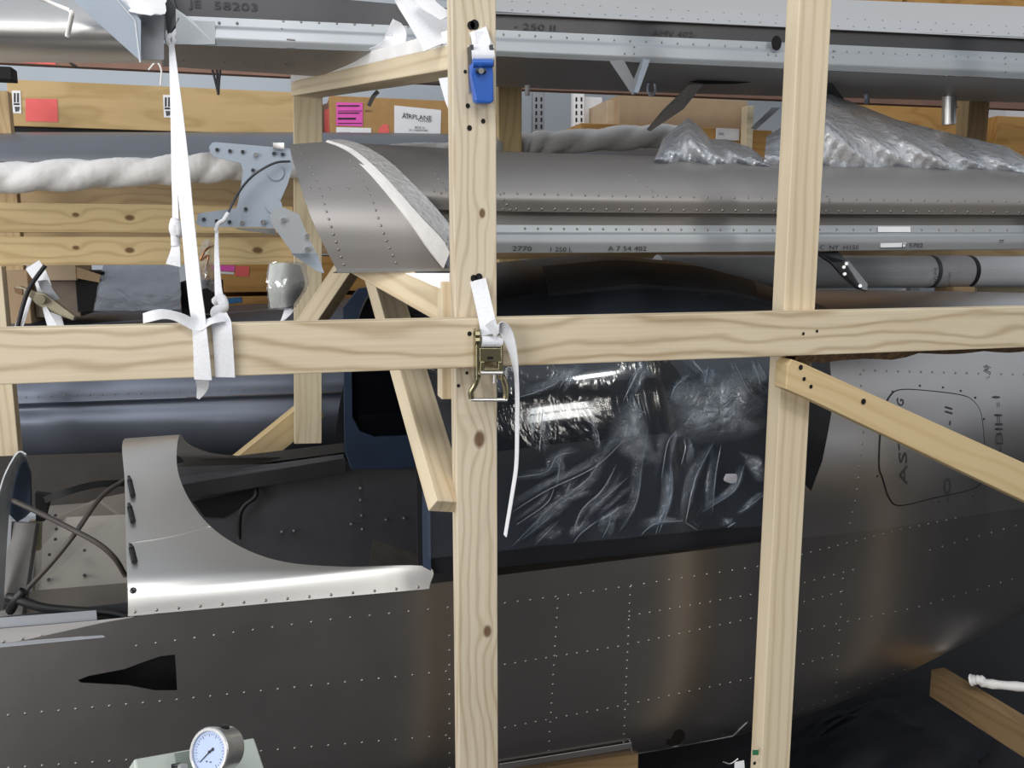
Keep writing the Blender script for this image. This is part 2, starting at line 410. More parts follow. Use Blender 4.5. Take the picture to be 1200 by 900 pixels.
# ragged waney edge with bark under the rail
v = []; f = []; n = 40
for i in range(n):
    x = 1.0 + 1.3*i/(n-1); d = .004 + .006*abs(math.sin(i*.7)) + rnd.uniform(0, .004)
    if i < 9: d += .006
    v += [Vector((x, -.044, 1.3372)), Vector((x, -.036, 1.3372-d)), Vector((x, -.004, 1.3372-d*.8)), Vector((x, -.001, 1.3372))]
f = gridfaces(n, 4); recalc(obj('bark_edge', v, f, M_bark, FR))
o_ = [at(*q) for q in ((923,428,-.0452),(928,421,-.0452),(942,426,-.0452),(1340,605.6,-.0452),(1340,653.6,-.0452),(949,468,-.0452),(921,456,-.0452))]
X = (o_[3]-o_[2]).normalized(); Zv = Vector((0,-1,0)); M_ = Matrix((X, Zv.cross(X), Zv)).transposed().to_4x4(); M_.translation = sum(o_, Vector())/7 + Vector((0,.022,0))
plate('brace', o_, W_brace, FR, .0448, .002, M_)
# far side of the crate
timber('post', at(361, 60, 1.28), at(361, 520, 1.28), N, .088, .045, W_far, FR)
p = at(598, 120, 1.30); timber('post', (p.x, 1.30, 1.2), (p.x, 1.30, 2.3), N, .080, .045, W_knot, FR)
p = at(1148, 120, 1.30); timber('post', (p.x, 1.30, 1.35), (p.x, 1.30, 2.3), N, .095, .06, W_shade, FR)
p = at(-8, 120, 2.0); timber('post', (p.x, 2.0, 1.3), (p.x, 2.0, 2.11), N, .10, .045, W_shade, FR)
for y0, y1, x1 in ((236.5, 272, 344), (278, 310.5, 344)):
    a = (at(-60, y0, 1.33)+at(-60, y1, 1.33))/2; b = (at(x1, y0+1, 1.33)+at(x1, y1+.5, 1.33))/2; b.z = a.z
    timber('far_rail', a, b, N, .086, .045, W_knot, FR)
# cross bearer from the far post to the front post
a = at(341, 104, 1.255); b = at(527, 67, .046); 
X = (b-a).normalized(); nn = Vector((0, 0, 1)).cross(X)*-1
if nn.y > 0: nn = -nn
up_ = Vector((0, 0, .034))
timber('foam_pad', a+up_, b+up_, nn, .027, .080, M_foam, FR)['label'] = 'white foam pad on the bearer'
cb = timber('cross_bearer', a, b, nn, .042, .085, W_post2, FR)
a, b = at(357, 400, .62), at(405, 318, .62)
timber('brace', at(346, 396, .60), at(403, 312, .60), (-.35, -1, .2), .045, .075, W_post2, FR)
timber('brace', at(400, 292, .19), at(575, 390, .046), N, .062, .03, W_post2, FR)
timber('stud', at(524, 330, .046), at(524, 468, .046), N, .022, .045, W_post2, FR)
# brace whose sawn end hangs beside the middle post
a = at(425, 305, .50); b = at(517, 602, .015)
X = (b-a).normalized(); nn = Vector((.80, -.60, .0))
timber('brace', at(445, 300, .52), at(531, 588, .0), (.33, -.94, 0), .072, .036, W_post2, FR)
timber('brace', at(270, 560, 1.36), at(371, 478, 1.36), (.15, -1, -.1), .085, .045, W_brace, FR)
# nail and bolt holes, part of the frame
def hole(px, py, Y, r): 
    p = at(px, py, Y); n = 12
    v = [p + Vector((r*math.cos(6.283*k/n), -.0012, r*1.1*math.sin(6.283*k/n))) for k in range(n)]
    return v
hv = []; hf = []
for px, py, Y, r in ((548, 124, 0, .004), (550, 150, 0, .0045), (566, 142, 0, .004), (545, 84, 0, .003), (550, 391, -.045, .004), (547, 437, 0, .003), (537, 452, 0, .003),
                     (938, 430.5, -.045, .005), (942, 444, -.045, .004), (950, 453, -.045, .004), (1011.5, 470.5, -.045, .006), (941, 391, -.045, .003), (957, 388, -.045, .003),
                     (884, 894, 0, .004), (556, 29, 0, .008), (552, 30, 0, .007), (561, 325, 0, .007), (555, 326, 0, .006)):
    v = hole(px, py, Y, r); k = len(hv); hv += v; hf.append(tuple(range(k, k+12)))
obj('nail_holes', hv, hf, M_gap, FR, kind='stuff')
q = [at(875, 884, -.0002), at(880, 884, -.0002), at(880, 878, -.0002), at(875, 878, -.0002)]
plate('green_mark', [at(882,879,-.001), at(889,879,-.001), at(889,885,-.001), at(882,885,-.001)], M_green, FR, .0006)['label'] = 'small green painted mark'
# base timbers under the fuselage
timber('sill_timber', (.2, .30, .24), (.83, .30, .24), N, .09, .09, W_sill_shade, FR)
a = atz(1090, 800, .20); b = atz(1240, 895, .20)
timber('sill_timber', a, b, (-.6, -.8, 0), .09, .05, W_sill_shade, FR)

# ------------------------------------------------------------------ fuselage
YC = .77
FU = thing('aircraft_fuselage', 'bare riveted aluminium light aircraft fuselage with dark cabin behind the timber frame', 'fuselage', (.6, YC, .1))
def ip(X, xs, ys): return float(np.interp(X, xs, ys))
def hw(X): return ip(X, [-1, -.3, .3, 1.1, 1.5, 2.1, 2.7, 3.2], [.535, .55, .55, .55, .50, .385, .29, .22])
def zb(X): return ip(X, [-1, .9, 1.27, 1.6, 2.13, 2.7, 3.2], [.25, .22, .23, .275, .385, .52, .62])
def zs(X): return ip(X, [-1, -.56, -.33, .28, 1.1, 2.08, 3.2], [.75, .783, .816, .822, .842, .806, .78])
def zt(X): return ip(X, [1.1, 1.6, 2.3, 3.2], [1.435, 1.428, 1.408, 1.375])
def lower(X, a, n=5.5):
    c, s = math.cos(a), math.sin(a)
    return Vector((X, YC - hw(X)*math.copysign(abs(c)**(2/n), c), zs(X)-(zs(X)-zb(X))*abs(s)**(2/n)))
def upper(X, a, n=2.12):
    c, s = math.cos(a), math.sin(a)
    return Vector((X, YC - hw(X)*math.copysign(abs(c)**(2/n), c), zs(X)+(zt(X)-zs(X))*abs(s)**(2/n)))
def loft(name, fn, xs, na, mat, parent, thick=.0012, flip=False):
    aa = [math.pi*(1-math.cos(math.pi*i/(na-1)))/2 for i in range(na)]
    # even the spacing where the section is flat: sample densely then by arc length
    v = []
    for X in xs:
        den = [fn(X, math.pi*i/240) for i in range(241)]; v += poly(den, na)
    f = gridfaces(len(xs), na)
    if not facing(v, [q for q in f if q[0] % na < na//4]): f = [q[::-1] for q in f]
    return obj(name, v, f, mat, parent, smooth=True, thick=thick)
xs = [-1 + .07*i for i in range(61)]
skin = loft('side_skin', lower, xs, 61, A_side, FU)
def sidepoly(pts): return [hit(px, py, skin)[0] for px, py in pts]
deck = loft('tail_deck', upper, [1.15+.07*i for i in range(30)], 61, A_tail, FU)

# nose deck: an arched skin with a scooped opening
L = [(150,722,.2155),(150,708,.221),(150,694,.232),(149,676,.255),(148,648,.32),(147,610,.43),(146,562,.59),(145,515,.77)]
Rr = [(503,690,.2155),(500,664,.236),(400,664,.252),(322,656,.29),(262,629,.38),(226,592,.50),(208,550,.63),(210,510,.77)]
rows = []
for l, r in zip(L, Rr):
    a, b = at(*l), at(*r); rows.append([a, a.lerp(b, .5) , b])
far = [[Vector((p.x, 2*YC-p.y, p.z)) for p in r] for r in rows[-2::-1]]
ndeck = sheet('nose_deck', rows+far, A_bright, FU, nr=90, nc=16, thick=.002)
# flange that ties deck to side
for x0, y0, x1, y1 in ((151,560,156,584),(151,592,156,614),(153,640,158,661)):
    p, n = hit(x0, y0, ndeck); q_, n2 = hit(x1, y1, ndeck)
    p = p + n*.004; q_ = q_ + n2*.007; m_ = p.lerp(q_, .35)
    c_ = cyl('skin_clamp_pin', m_, q_, .0058, M_rubber, FU, 10); cyl('clamp_tip', p, m_, .0036, M_dsteel, c_, 8); cyl('clamp_collar', p.lerp(m_, .5), p.lerp(m_, .8), .0058, M_dsteel, c_, 10)
p, n = hit(156, 692, ndeck); tube('skin_clamp_pin', [p, p+n*.004, p+n*.012], .007, M_dsteel, FU, prof=lambda u: 1-.5*u)
# firewall bay ahead of the deck
def PL(name, pts, mat, parent=FU, thick=.003, bev=0): return plate(name, [at(*p) for p in pts], mat, parent, thick, bev)
PL('bay_panel', [(78,606,.85),(147,603,.85),(150,690,.62),(40,705,.62),(44,640,.75)], M_warm)
PL('bay_panel', [(60,607,.95),(115,584,.95),(146,578,.95),(146,606,.86),(80,610,.86)], M_taupe)
PL('bay_panel', [(28,693,.58),(148,683,.58),(149,722,.50),(28,735,.50)], M_taupe)
PL('bay_panel', [(-40,536,1.15),(146,530,1.15),(146,586,1.15),(-40,600,1.15)], plain('dark_bay_paint', '332e2a', .6))
PL('bay_panel', [(-20,600,.80),(50,600,.80),(42,640,.75),(34,735,.55),(-20,740,.55)], M_grey)
PL('firewall_web', [(-30,728,.36),(113,715,.36),(113,721,.30),(-30,738,.30)], A_grey)
PL('longeron', [(-30,726,.27),(113,715,.27),(114,727,.262),(-30,739,.262)], A_grey, bev=.001)
lo = PL('longeron', [(-30,739,.25),(114,727,.25),(158,722,.235),(124,744,.225),(-30,759,.225)], A_wing, bev=.001)
tube('longeron_lip', [at(-30,758,.224), at(122,744,.224)], .0022, A_spar, FU)
PL('longeron', [(-30,757,.222),(120,744,.222),(124,747,.2195),(-30,762,.2195)], A_grey, bev=.0005)
PL('bay_panel', [(-40,728,.40),(150,706,.40),(150,730,.40),(-40,764,.40)], M_char)
# rounded former with a pale edge
PL('former', [(x, y, .52) for x, y in ((6,552),(18,537),(28,536),(35,555),(36,600),(30,606),(20,612),(8,600))], plain('former_paint', '3a4556', .45, .2), thick=.012)
PL('bay_panel', [(-30,600,.56),(14,600,.56),(10,690,.54),(-30,700,.54)], A_grey)
sheet('former_flange', [[at(x, y, .44) for x, y in ((-16,720),(-12,640),(-3,590),(5,560),(16,538),(23,530),(30,533))], [at(x, y, .515) for x, y in ((4,715),(8,640),(11,600),(15,572),(21,549),(27,541),(33,542))]], plain('former_flange_paint', 'c4c8cc', .4, .1), FU, 5, 30, thick=.003)
PL('bracket', [(41,578,.60),(58,580,.60),(57,590,.60),(52,611,.60),(42,611,.60)], M_gap, thick=.02)
PL('bracket', [(34,611,.60),(48,610,.60),(47,645,.60),(33,647,.60)], plain('zinc_bracket', '9a9374', .45, .4), thick=.015)
timber('strut', at(28,612,.56), at(9,735,.50), (-.2,-1,0), .055, .02, plain('strut_paint','6a6866',.5,.2), FU)
for px, py in ((57,604),(65,604),(66,620),(65,632),(58,650),(99,645),(57,679),(99,674)):
    cyl('screw', at(px, py, .70), at(px, py, .66), .004, M_dsteel, FU, 8)
# interior seen through the opening
inn = PL('interior_panel', [(180,548,1.25),(425,540,1.25),(425,760,1.25),(180,800,1.25)], M_char)
PL('interior_panel', [(425,545,1.23),(560,530,1.23),(560,760,1.23),(425,760,1.23)], M_char)
PL('stringer', [(185,562,1.22),(403,532,1.22),(403,537,1.19),(185,573,1.19)], M_char)
PL('stringer', [(185,573,1.188),(405,537,1.188),(405,554,1.188),(185,590,1.188)], plain('interior_paint_dark','2a2b2e',.5), thick=.01)
PL('stringer', [(205,543,1.27),(403,519,1.27),(403,530,1.25),(205,556,1.25)], plain('interior_paint_brown','2b2723',.6))
PL('panel_hole_dark', [(226,588,1.24),(300,572,1.24),(301,580,1.24),(262,607,1.24),(240,606,1.24)], M_gap)  # black plate, the dark of an open hole put into colour
tube('control_cable', [at(300,570,1.22), at(299,582,1.2), at(287,592,1.2), at(281,605,1.2), at(280,632,1.2)], .008, M_rubber, FU)
PL('bulkhead', [(437,632,1.0),(505,655,1.0),(505,680,1.0),(430,680,1.0)], plain('seat_bulkhead','5b5752',.5))
for px, py in ((422,572),(422,586),(423,604),(424,620),(411,614),(452,609),(473,607),(344,622),(330,623)):
    cyl('screw', at(px, py, 1.24), at(px, py, 1.22), .004, M_steel, FU, 8)

# cabin: dark composite roof and doors
def xf(a): return ip(a, [0, .5, 1.57, 2.6, 3.15], [.265, .27, .27, .2, .14])
def xr(a): return ip(a, [0, .04, .2, .4, .67, 1.0, 1.57, 2.3, 3.15], [1.2, 1.234, 1.285, 1.32, 1.345, 1.45, 1.62, 1.4, 1.2])
def zcab(X): return ip(X, [.1, .3, .585, .85, 1.1, 1.3, 1.5, 1.7], [1.40, 1.465, 1.512, 1.535, 1.515, 1.465, 1.40, 1.33])
def cabin(u, a, n=2.7, off=0):
    X = xf(a) + (xr(a)-xf(a))*u; c, s = math.cos(a), math.sin(a)
    h = .525 + off; t = zcab(X) + off
    return Vector((X, YC - h*math.copysign(abs(c)**(2/n), c), .835 + (t-.835)*abs(s)**(2/n)))
def cabgrid(name, u0, u1, a0, a1, nu, na, mat, parent, off=0, thick=.008, jit=None):
    v = []
    for i in range(nu):
        u = u0+(u1-u0)*i/(nu-1)
        for j in range(na):
            p = cabin(u, a0+(a1-a0)*j/(na-1), off=off); v.append(jit(p, u, j/(na-1)) if jit else p)
    f = gridfaces(nu, na)
    if not facing(v, [q for q in f if q[0] % na < na//3]): f = [q[::-1] for q in f]
    return obj(name, v, f, mat, parent, smooth=True, thick=thick)
cab = cabgrid('cabin_roof', 0, 1, 0, math.pi, 40, 80, M_cabin, FU)
cabgrid('door_glass', .08, .93, .30, 1.02, 20, 14, M_black, FU, off=.003, thick=.002)
cabgrid('roof_hatch', .30, .78, 1.0, 1.32, 12, 6, plain('roof_hatch_matt', '2a2a2c', .6), FU, off=.004, thick=.003)
# far door frame with a rounded window opening
yo = 1.19
out = [(400,330),(560,320),(560,548),(455,552),(409,549),(403,535)]

def ring(name, outer, inner, Y, mat, th):
    o = [at(x, y, Y) for x, y in outer]; i = [at(x, y, Y) for x, y in inner]; k = len(o)
    v = o+i+[p+Vector((0,th,0)) for p in o+i]; f = []
    for a in range(k):
        b = (a+1) % k; f += [(a,b,k+b,k+a), (2*k+b,2*k+a,3*k+a,3*k+b), (a,2*k+a,2*k+b,b), (k+a,k+b,3*k+b,3*k+a)]
    return recalc(obj(name, v, f, mat, FU, bev=.003))
fo = [(402,360),(420,338),(470,330),(560,330),(560,540),(470,550),(412,550),(404,530)]
fi = [(412,400),(428,362),(470,345),(545,345),(545,508),(440,512),(422,505),(413,488)]
ring('door_frame', fo, fi, 1.17, M_navy, .02)
dg = PL('door_glass', [(412,345,1.19),(545,345,1.19),(545,512,1.19),(412,512,1.19)], M_black)
# near door front post
ribbon('door_post', [at(500, 545, .26), at(500, 620, .245), at(501, 690, .235)], .018, M_navy, FU, thick=.01)
# rivet lines, seams, belly flange
for pts, n in (([(156,716),(300,703),(520,676)], 15), ([(160,757),(380,727),(525,712)], 17), ([(-10,840),(208,820),(400,800),(523,787)], 28), ([(10,900),(310,880),(523,862)], 27),
               ([(527,745),(527,900)], 10), ([(592,707),(655,699),(737,687),(888,664)], 21), ([(592,779),(730,757),(880,725)], 25), ([(592,853),(735,826),(880,795)], 25),
               ([(654,702),(643,880)], 17), ([(739,688),(731,870)], 20), ([(738,722),(880,697)], 13), ([(745,885),(872,855)], 6),
               ([(932,686),(1000,668)], 7), ([(932,708),(985,694)], 6), ([(938,740),(1075,712),(1200,675)], 20), ([(930,782),(975,768)], 5), ([(926,836),(1010,805),(1060,785)], 11),
               ([(988,678),(980,800)], 9), ([(940,650),(1060,620),(1205,590)], 26), ([(1090,645),(1205,612)], 9)):
    rivets(skin, pts, n, .003, parent=skin)
for pts, n in (([(1012,434),(1200,439)], 15), ([(1007,425),(1012,500),(1004,580),(990,640)], 17), ([(905,640),(935,638),(985,635)], 6)):
    rivets(deck, pts, n, parent=deck)
for pts, n in (([(158,717),(490,688)], 14),): rivets(ndeck, pts, n, parent=ndeck)
seam_later = [(150,637),(200,629),(258,614)]
for q in poly([(4,752,0),(115,735,0)], 6): rivets_at(lo, at(q.x, q.y, .228), (0,-1,.1), .003)
def decal(name, pts, o, mat, parent, off=.0015):
    """flat patch lying on a skin: outline is filled over the skin"""
    v = []
    for x, y in pts:
        p, n = hit(x, y, o); v.append(p + n*off)
    c = sum(v, Vector())/len(v); f = [tuple(range(len(v)))]
    return obj(name, v, f, mat, parent)
def seam(name, pts, o, mat, parent, r=.0014, n=60, close=False):
    P_ = []
    for q in cr([(x, y, 0) for x, y in pts], n):
        p, nn = hit(q.x, q.y, o)
        if p is not None: P_.append(p + nn*.0004)
    v, f = tubegeo(P_, r, 6)
    return obj(name, v, f, mat, parent, smooth=True)
seam('bend_line', seam_later, ndeck, A_bright, ndeck, .0016, 30)
# baggage hatch outlined on the tail deck
hp = [(1034,560),(1030,545),(1032,500),(1036,480),(1043,464),(1055,457),(1085,458),(1125,463),(1140,470),(1149,485),(1153,520),(1155,548),(1150,565),(1135,574),(1095,583),(1055,592),(1042,584),(1034,560)]
seam('baggage_hatch_gap', hp, deck, M_gap, deck, .0022, 120)
for x, y in ((1046,459),(1078,452),(1105,454),(1126,458),(1143,466),(1153,491),(1031,509),(1030,534),(1028,558),(1100,588),(1140,581)):
    p, n = hit(x, y, deck); 
    if p: cyl('screw', p, p+n*.0015, .003, M_dsteel, deck, 8)
# doubler plate behind the cabin
dp = []
for row in range(12):
    y = 424+row*(632-424)/11
    dp.append([hit(x, y, deck) for x in np.linspace(938, 1012-abs(row-4)*.4-(max(0,row-6)**2)*.35-(6 if row == 11 else 0), 9)])
vv = []; ok = all(h[0] is not None for r in dp for h in r)
if ok:
    vv = [h[0]+h[1]*.0022 for r in dp for h in r]; ff = gridfaces(12, 9)
    if not facing(vv, ff): ff = [q[::-1] for q in ff]
    obj('doubler_skin', vv, ff, A_wing, deck, smooth=True, thick=.0015)
# air inlet and drain hole cut through the skin
duct = [(91,797),(104,792),(146,784),(170,775),(188,769),(205,767),(206.5,788),(207.5,809),(182,809),(150,803),(95,800)]
drain = [(790,857),(797,854),(802,858),(803,864),(800,871),(793,875),(786,876),(781,872),(781,866),(786,866)]
for pl in (duct, drain):
    cut(skin, sidepoly(pl), (0, 1, 0), .06, .03)
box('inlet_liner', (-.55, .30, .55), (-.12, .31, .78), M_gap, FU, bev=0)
# joggled lower panel edge and belly flange
seam('panel_edge', [(738,868),(748,888),(800,881),(848,869),(876,846)], skin, A_spar, skin, .0016, 60)
ribbon('belly_flange', [p + Vector((0,-.006,0)) for p in sidepoly([(584,897),(640,888),(738,872)])], .022, A_wing, FU, side=(0,-.45,1), thick=.002)
# stencilled metal markings
def stencil(s, px, py, o, h, mat=M_gink, parent=None, du=(1,0), dv=(0,-1), sx=1):
    p, n = hit(px, py, o)
    p2, _ = hit(px+du[0]*12, py+du[1]*12, o); u = (p2-p).normalized(); vv = n.cross(u)
    t = text(s, p, u, vv, h, mat, parent or o, sx=sx); B = BV[o.name]; Mt = WM[t.name]; Mi = Mt.inverted()
    for vtx in t.data.vertices:
        q, nq, _, _ = B.find_nearest(Mt @ vtx.co)
        if nq.dot(CAM-q) < 0: nq = -nq
        vtx.co = Mi @ (q + nq*.0032)
    return t
stencil('ASTM', 1062, 568, deck, .030, du=(.02,-1), sx=1.9)
stencil('-O', 1113, 588, deck, .028, du=(.02,-1), sx=1.6); stencil('- II', 1115, 500, deck, .028, du=(.02,-1), sx=1.3)
stencil('-DIH -1', 1174, 530, deck, .026, du=(.02,-1), sx=1.5)
stencil('G', 1058, 478, deck, .024, du=(.02,-1)); stencil('- M', 1160, 445, deck, .022, du=(.02,-1))

# ------------------------------------------------------------------ clear wrap over the cabin
def wrin(p, u, t):
    n = Vector((0, p.y-YC, (p.z-1.1)*.8)).normalized()
    q = Vector((p.x*1.3+p.z*.7, p.y, p.z*.8-p.x*.5))
    s = .010*(1-abs(mn.noise(q*5))*2) + .0012*mn.noise(q*17)
    return p + n*(.009+s*.45)
wrap = cabgrid('plastic_wrap', .02, .93, .03, 1.0, 110, 90, F_wrap, None, off=.006, thick=0, jit=wrin)
tag(wrap, 'clear stretch plastic wrap creased over the dark cabin', 'plastic wrap')
cre = [[(600,600),(640,575),(700,545),(745,500)],[(600,640),(650,590),(690,560),(712,520)],[(612,632),(655,595),(670,560)],[(670,640),(680,600),(705,575),(722,545)],[(720,632),(745,590),(752,545),(760,500)],
 [(768,626),(783,580),(786,540)],[(772,624),(786,585),(787,545)],[(803,612),(815,560),(835,520)],[(798,545),(803,525),(801,515)],[(803,612),(840,636)],[(600,468),(640,455),(680,430)],[(655,455),(670,432)],[(685,480),(700,505),(702,525)],
 [(730,470),(745,440),(752,425)],[(860,425),(875,455),(880,462)],[(883,425),(892,455)],[(830,430),(825,450)],[(812,422),(826,440)],[(835,600),(838,560),(845,520)],[(600,560),(640,553),(652,535),(672,530)],[(652,572),(655,545),(648,540)],
 [(700,612),(735,590)],[(740,640),(765,615),(800,610)],[(660,660),(676,630),(700,610)],[(868,600),(895,580)],[(605,615),(640,590),(650,570)],[(742,465),(748,480),(757,484)],[(632,530),(636,480)],[(775,560),(782,520),(792,505)],[(822,600),(860,575),(872,545)],
 [(610,660),(625,640),(655,610)],[(830,470),(845,460),(862,455)],[(802,500),(812,485),(826,487)],[(845,490),(862,470)],[(640,610),(665,585),(690,575)],[(690,600),(712,580),(735,560)],[(700,640),(712,618),(716,600)],[(840,625),(862,612)],[(805,440),(790,455),(786,470)]]
cv = []; cf = []
for c in cre:
    P_ = []
    for i, q in enumerate(cr([(x, y, 0) for x, y in c], 14)):
        p, n = hit(q.x, q.y, wrap)
        if p is not None: P_.append(p + n*.001)
    if len(P_) > 3:
        rr = rnd.uniform(.0007, .0016)
        v, f = tubegeo(P_, rr, 5, lambda u: .25+.9*math.sin(math.pi*min(1, max(0, u)))*(.7+.5*abs(math.sin(u*9))), base=len(cv)); cv += v; cf += f
obj('wrap_creases', cv, cf, F_crease, wrap, smooth=True, kind='stuff')
fv = []; ff = []; fa = []
for c in cre:
    for rep in range(2):
        Wd = rnd.uniform(7, 16); ox, oy = rnd.uniform(-9, 9), rnd.uniform(-7, 7); L_ = []
        for i, q in enumerate(cr([(x, y, 0) for x, y in c], 16)):
            row = []
            for k in range(5):
                p, n = hit(q.x+ox+(k-2)*Wd/4*math.sin(.35+.10*i), q.y+oy+(k-2)*Wd/6, wrap)
                if p is None: row = None; break
                row.append(p + n*(.0006 + (.006 if k == 2 else .003 if k in (1, 3) else 0)*math.sin(math.pi*i/15)))
            if row: L_.append(row)
        if len(L_) < 4: continue
        b0 = len(fv); m_ = len(L_)
        for i, row in enumerate(L_):
            e = math.sin(math.pi*i/(m_-1)); 
            for k, p in enumerate(row): fv.append(p); fa.append(e*(0, .6, 1, .6, 0)[k]*rnd.uniform(.5, 1))
        ff += gridfaces(m_, 5, b0)
fo_ = obj('wrap_folds', fv, ff, F_fold, wrap, smooth=True, kind='stuff'); at_ = fo_.data.attributes.new('fade', 'FLOAT', 'POINT'); at_.data.foreach_set('value', fa)
# bunched extra film
def patch(name, outline, o, mat, label=None, lift=.008, amp=.012, n=26, parent=None):
    """crumpled piece of film lying on surface o, roughly filling an outline"""
    cx = sum(p[0] for p in outline)/len(outline); cy = sum(p[1] for p in outline)/len(outline)
    ring_ = cr([(x, y, 0) for x, y in outline+outline[:1]], n*2)
    v = []; m = 12
    for j in range(m):
        k = 1-j/(m-1)
        for q in ring_[:-1]:
            x, y = cx+(q.x-cx)*k, cy+(q.y-cy)*k
            p, nn = hit(x, y, o)
            if p is None: p, nn = hit(cx, cy, o)
            h = lift*(1-k*k)**.5 + amp*(.6+1.1*abs(mn.noise(p*28))+.5*mn.noise(p*75))*(1-k**4)
            v.append(p+nn*(h+.002))
    w_ = len(ring_)-1; f = []
    for j in range(m-1):
        for i in range(w_): f.append((j*w_+i, j*w_+(i+1) % w_, (j+1)*w_+(i+1) % w_, (j+1)*w_+i))
    if not facing(v, f): f = [q[::-1] for q in f]
    o2 = obj(name, v, f, mat, parent, smooth=True)
    at_ = o2.data.attributes.new('fade', 'FLOAT', 'POINT')
    at_.data.foreach_set('value', [min(1, max(0, (j/(m-1)*1.9)**1.3 * (.45+1.0*abs(mn.noise(v[j*w_+i]*16))) )) for j in range(m) for i in range(w_)])
    return o2
patch('bunched_film', [(724,472),(742,462),(756,485),(768,525),(772,546),(752,550),(732,541),(712,524),(710,502)], wrap, F_bunch, parent=wrap, amp=.010)
patch('bunched_film', [(776,458),(806,442),(850,432),(896,430),(902,470),(898,508),(870,518),(838,526),(796,520),(778,498)], wrap, F_bunch, parent=wrap, amp=.010)
patch('bunched_film', [(862,527),(876,530),(892,535),(895,560),(887,567),(874,550)], wrap, F_bunch, parent=wrap, amp=.012)
patch('bunched_film', [(850,555),(863,556),(860,566),(848,563)], wrap, M_pvcl, parent=wrap, amp=.001, lift=.002)['label'] = 'small square of white tape'
ht = patch('baggage_hatch', hp[:-1], deck, A_tail, lift=0, amp=0, n=50, parent=deck)

# ------------------------------------------------------------------ top wing, edge on above the fuselage
def rows(*rr): return [[at(*p) for p in r] for r in rr]
def wrow(o, pts, n, r=.003, parent=None): rivets(o, pts, n, r, parent)
TW = thing('wing', 'topmost bare aluminium wing with stencilled dark spar and riveted flange', 'wing', at(700,60,0.600))
us = sheet('lower_skin', rows([(190,52,0.490),(640,69,0.490),(1260,96,0.490)], [(190,66,0.680),(640,88,0.680),(1260,112,0.680)], [(190,78,1.000),(640,104,1.000),(1260,122,1.000)], [(190,70,1.300),(640,97,1.300),(1260,117,1.300)]), A_wing, TW, 16, 30)
wb = sheet('spar_web', rows([(190,-20,0.510),(640,17,0.510),(1260,46,0.510)], [(190,18,0.510),(640,40,0.510),(1260,66,0.510)]), A_web, TW, 4, 20)
fl = sheet('spar_flange', rows([(200,18,0.495),(640,37.5,0.495),(1260,65,0.495)], [(200,28,0.492),(640,47,0.492),(1260,72,0.492)], [(196,31,0.485),(640,50,0.485),(1260,75,0.485)], [(193,42,0.480),(640,62,0.480),(1260,87,0.480)], [(193,51,0.485),(640,68,0.485),(1260,95,0.485)]), A_spar, TW, 20, 30, curve=False)
ts = sheet('upper_skin', rows([(560,15,0.500),(700,21,0.500),(1260,48,0.500)], [(560,4,0.620),(700,11,0.620),(1260,34,0.620)], [(560,-6,0.850),(700,2,0.850),(1260,22,0.850)], [(560,-22,1.200),(700,-12,1.200),(1260,10,1.200)]), A_bright, TW, 16, 30)
sheet('upper_skin', rows([(190,-20,0.500),(560,2,0.500)], [(190,-34,0.700),(560,-10,0.700)]), A_bright, TW, 4, 8)
wrow(fl, [(330,34),(520,31)], 2); wrow(fl, [(332,25),(520,33)], 10); wrow(fl, [(590,40.5),(905,56.5)], 18); wrow(fl, [(978,60),(1205,70)], 17)
for x, y in ((743,55),(732,63),(743,63),(900,64),(909,65),(976,60),(976,67),(1178,67),(1178,75),(1178,84)): wrow(fl, [(x,y),(x,y)], 1)
wrow(ts, [(600,2),(900,18),(1200,32)], 30); wrow(ts, [(600,12),(900,27),(1200,40)], 34)
wrow(us, [(215,71),(335,75)], 6); wrow(us, [(600,97),(880,110)], 8)
for x, y in ((235,26.5),(257,27),(278,27.5),(215,32)): p, n = hit(x, y, fl); p and cyl('screw', p, p+n*.002, .003, M_dsteel, TW, 8)
PL('end_rib', [(190,-15,0.500),(199,-15,0.485),(207,10,0.483),(210,22,0.480),(196,45,0.480),(192,47,0.500)], M_dsteel, TW)
PL('doubler_plate', [(206,10,0.481),(226,24,0.481),(252,25,0.481),(252,52,0.479),(206,52,0.479)], A_spar, TW, .002)
PL('joint_strip', [(336,46,0.478),(346,47,0.478),(346,78,0.700),(336,78,0.700)], A_wing, TW, .002)
q = [(910+6*math.cos(t*.5236), 50.5+9*math.sin(t*.5236), .476) for t in range(12)]
PL('lightening_hole', q, M_gap, TW, .0005)
PL('hinge_bracket', [(714,71,.476),(731,70,.476),(743,93,.478),(752,70,.476),(762,70,.476),(747,109,.479),(741,111,.479)], A_grey, TW, .004)
PL('hinge_bracket', [(755,69,.470),(762,70,.470),(748,109,.472),(744,108,.472)], A_pale, TW, .02)
tube('eyelet', [at(760,98,0.700), at(759,106,0.700), at(763,112,0.700), at(768,106,0.700), at(767,98,0.700)], .004, A_pale, TW)
PL('access_hole', [(806,96,0.660),(822,93,0.660),(866,93,0.660),(884,96,0.660),(862,98.5,0.660),(826,98.5,0.660)], M_gap, TW, .001)
PL('hanging_strip', [(808,99,0.700),(824,99,0.700),(801,128,0.750),(762,154,0.820),(758,152,0.820),(776,130,0.770)], A_wing, TW, .002)
PL('hinge_bracket', [(974,96,0.620),(994,122,0.700),(991,127,0.700),(985,125,0.700),(966,116,0.660),(968,96,0.620)], M_dsteel, TW, .015, .002)
cyl('strut_tube', at(1113,70,0.820), at(1112,146,0.820), .021, M_steel, TW)
tube('pin', [at(1015,106,0.820), at(1016,122,0.820)], .008, A_pale, TW); tube('pin', [at(618,100,0.820), at(618,112,0.820)], .007, M_white, TW)
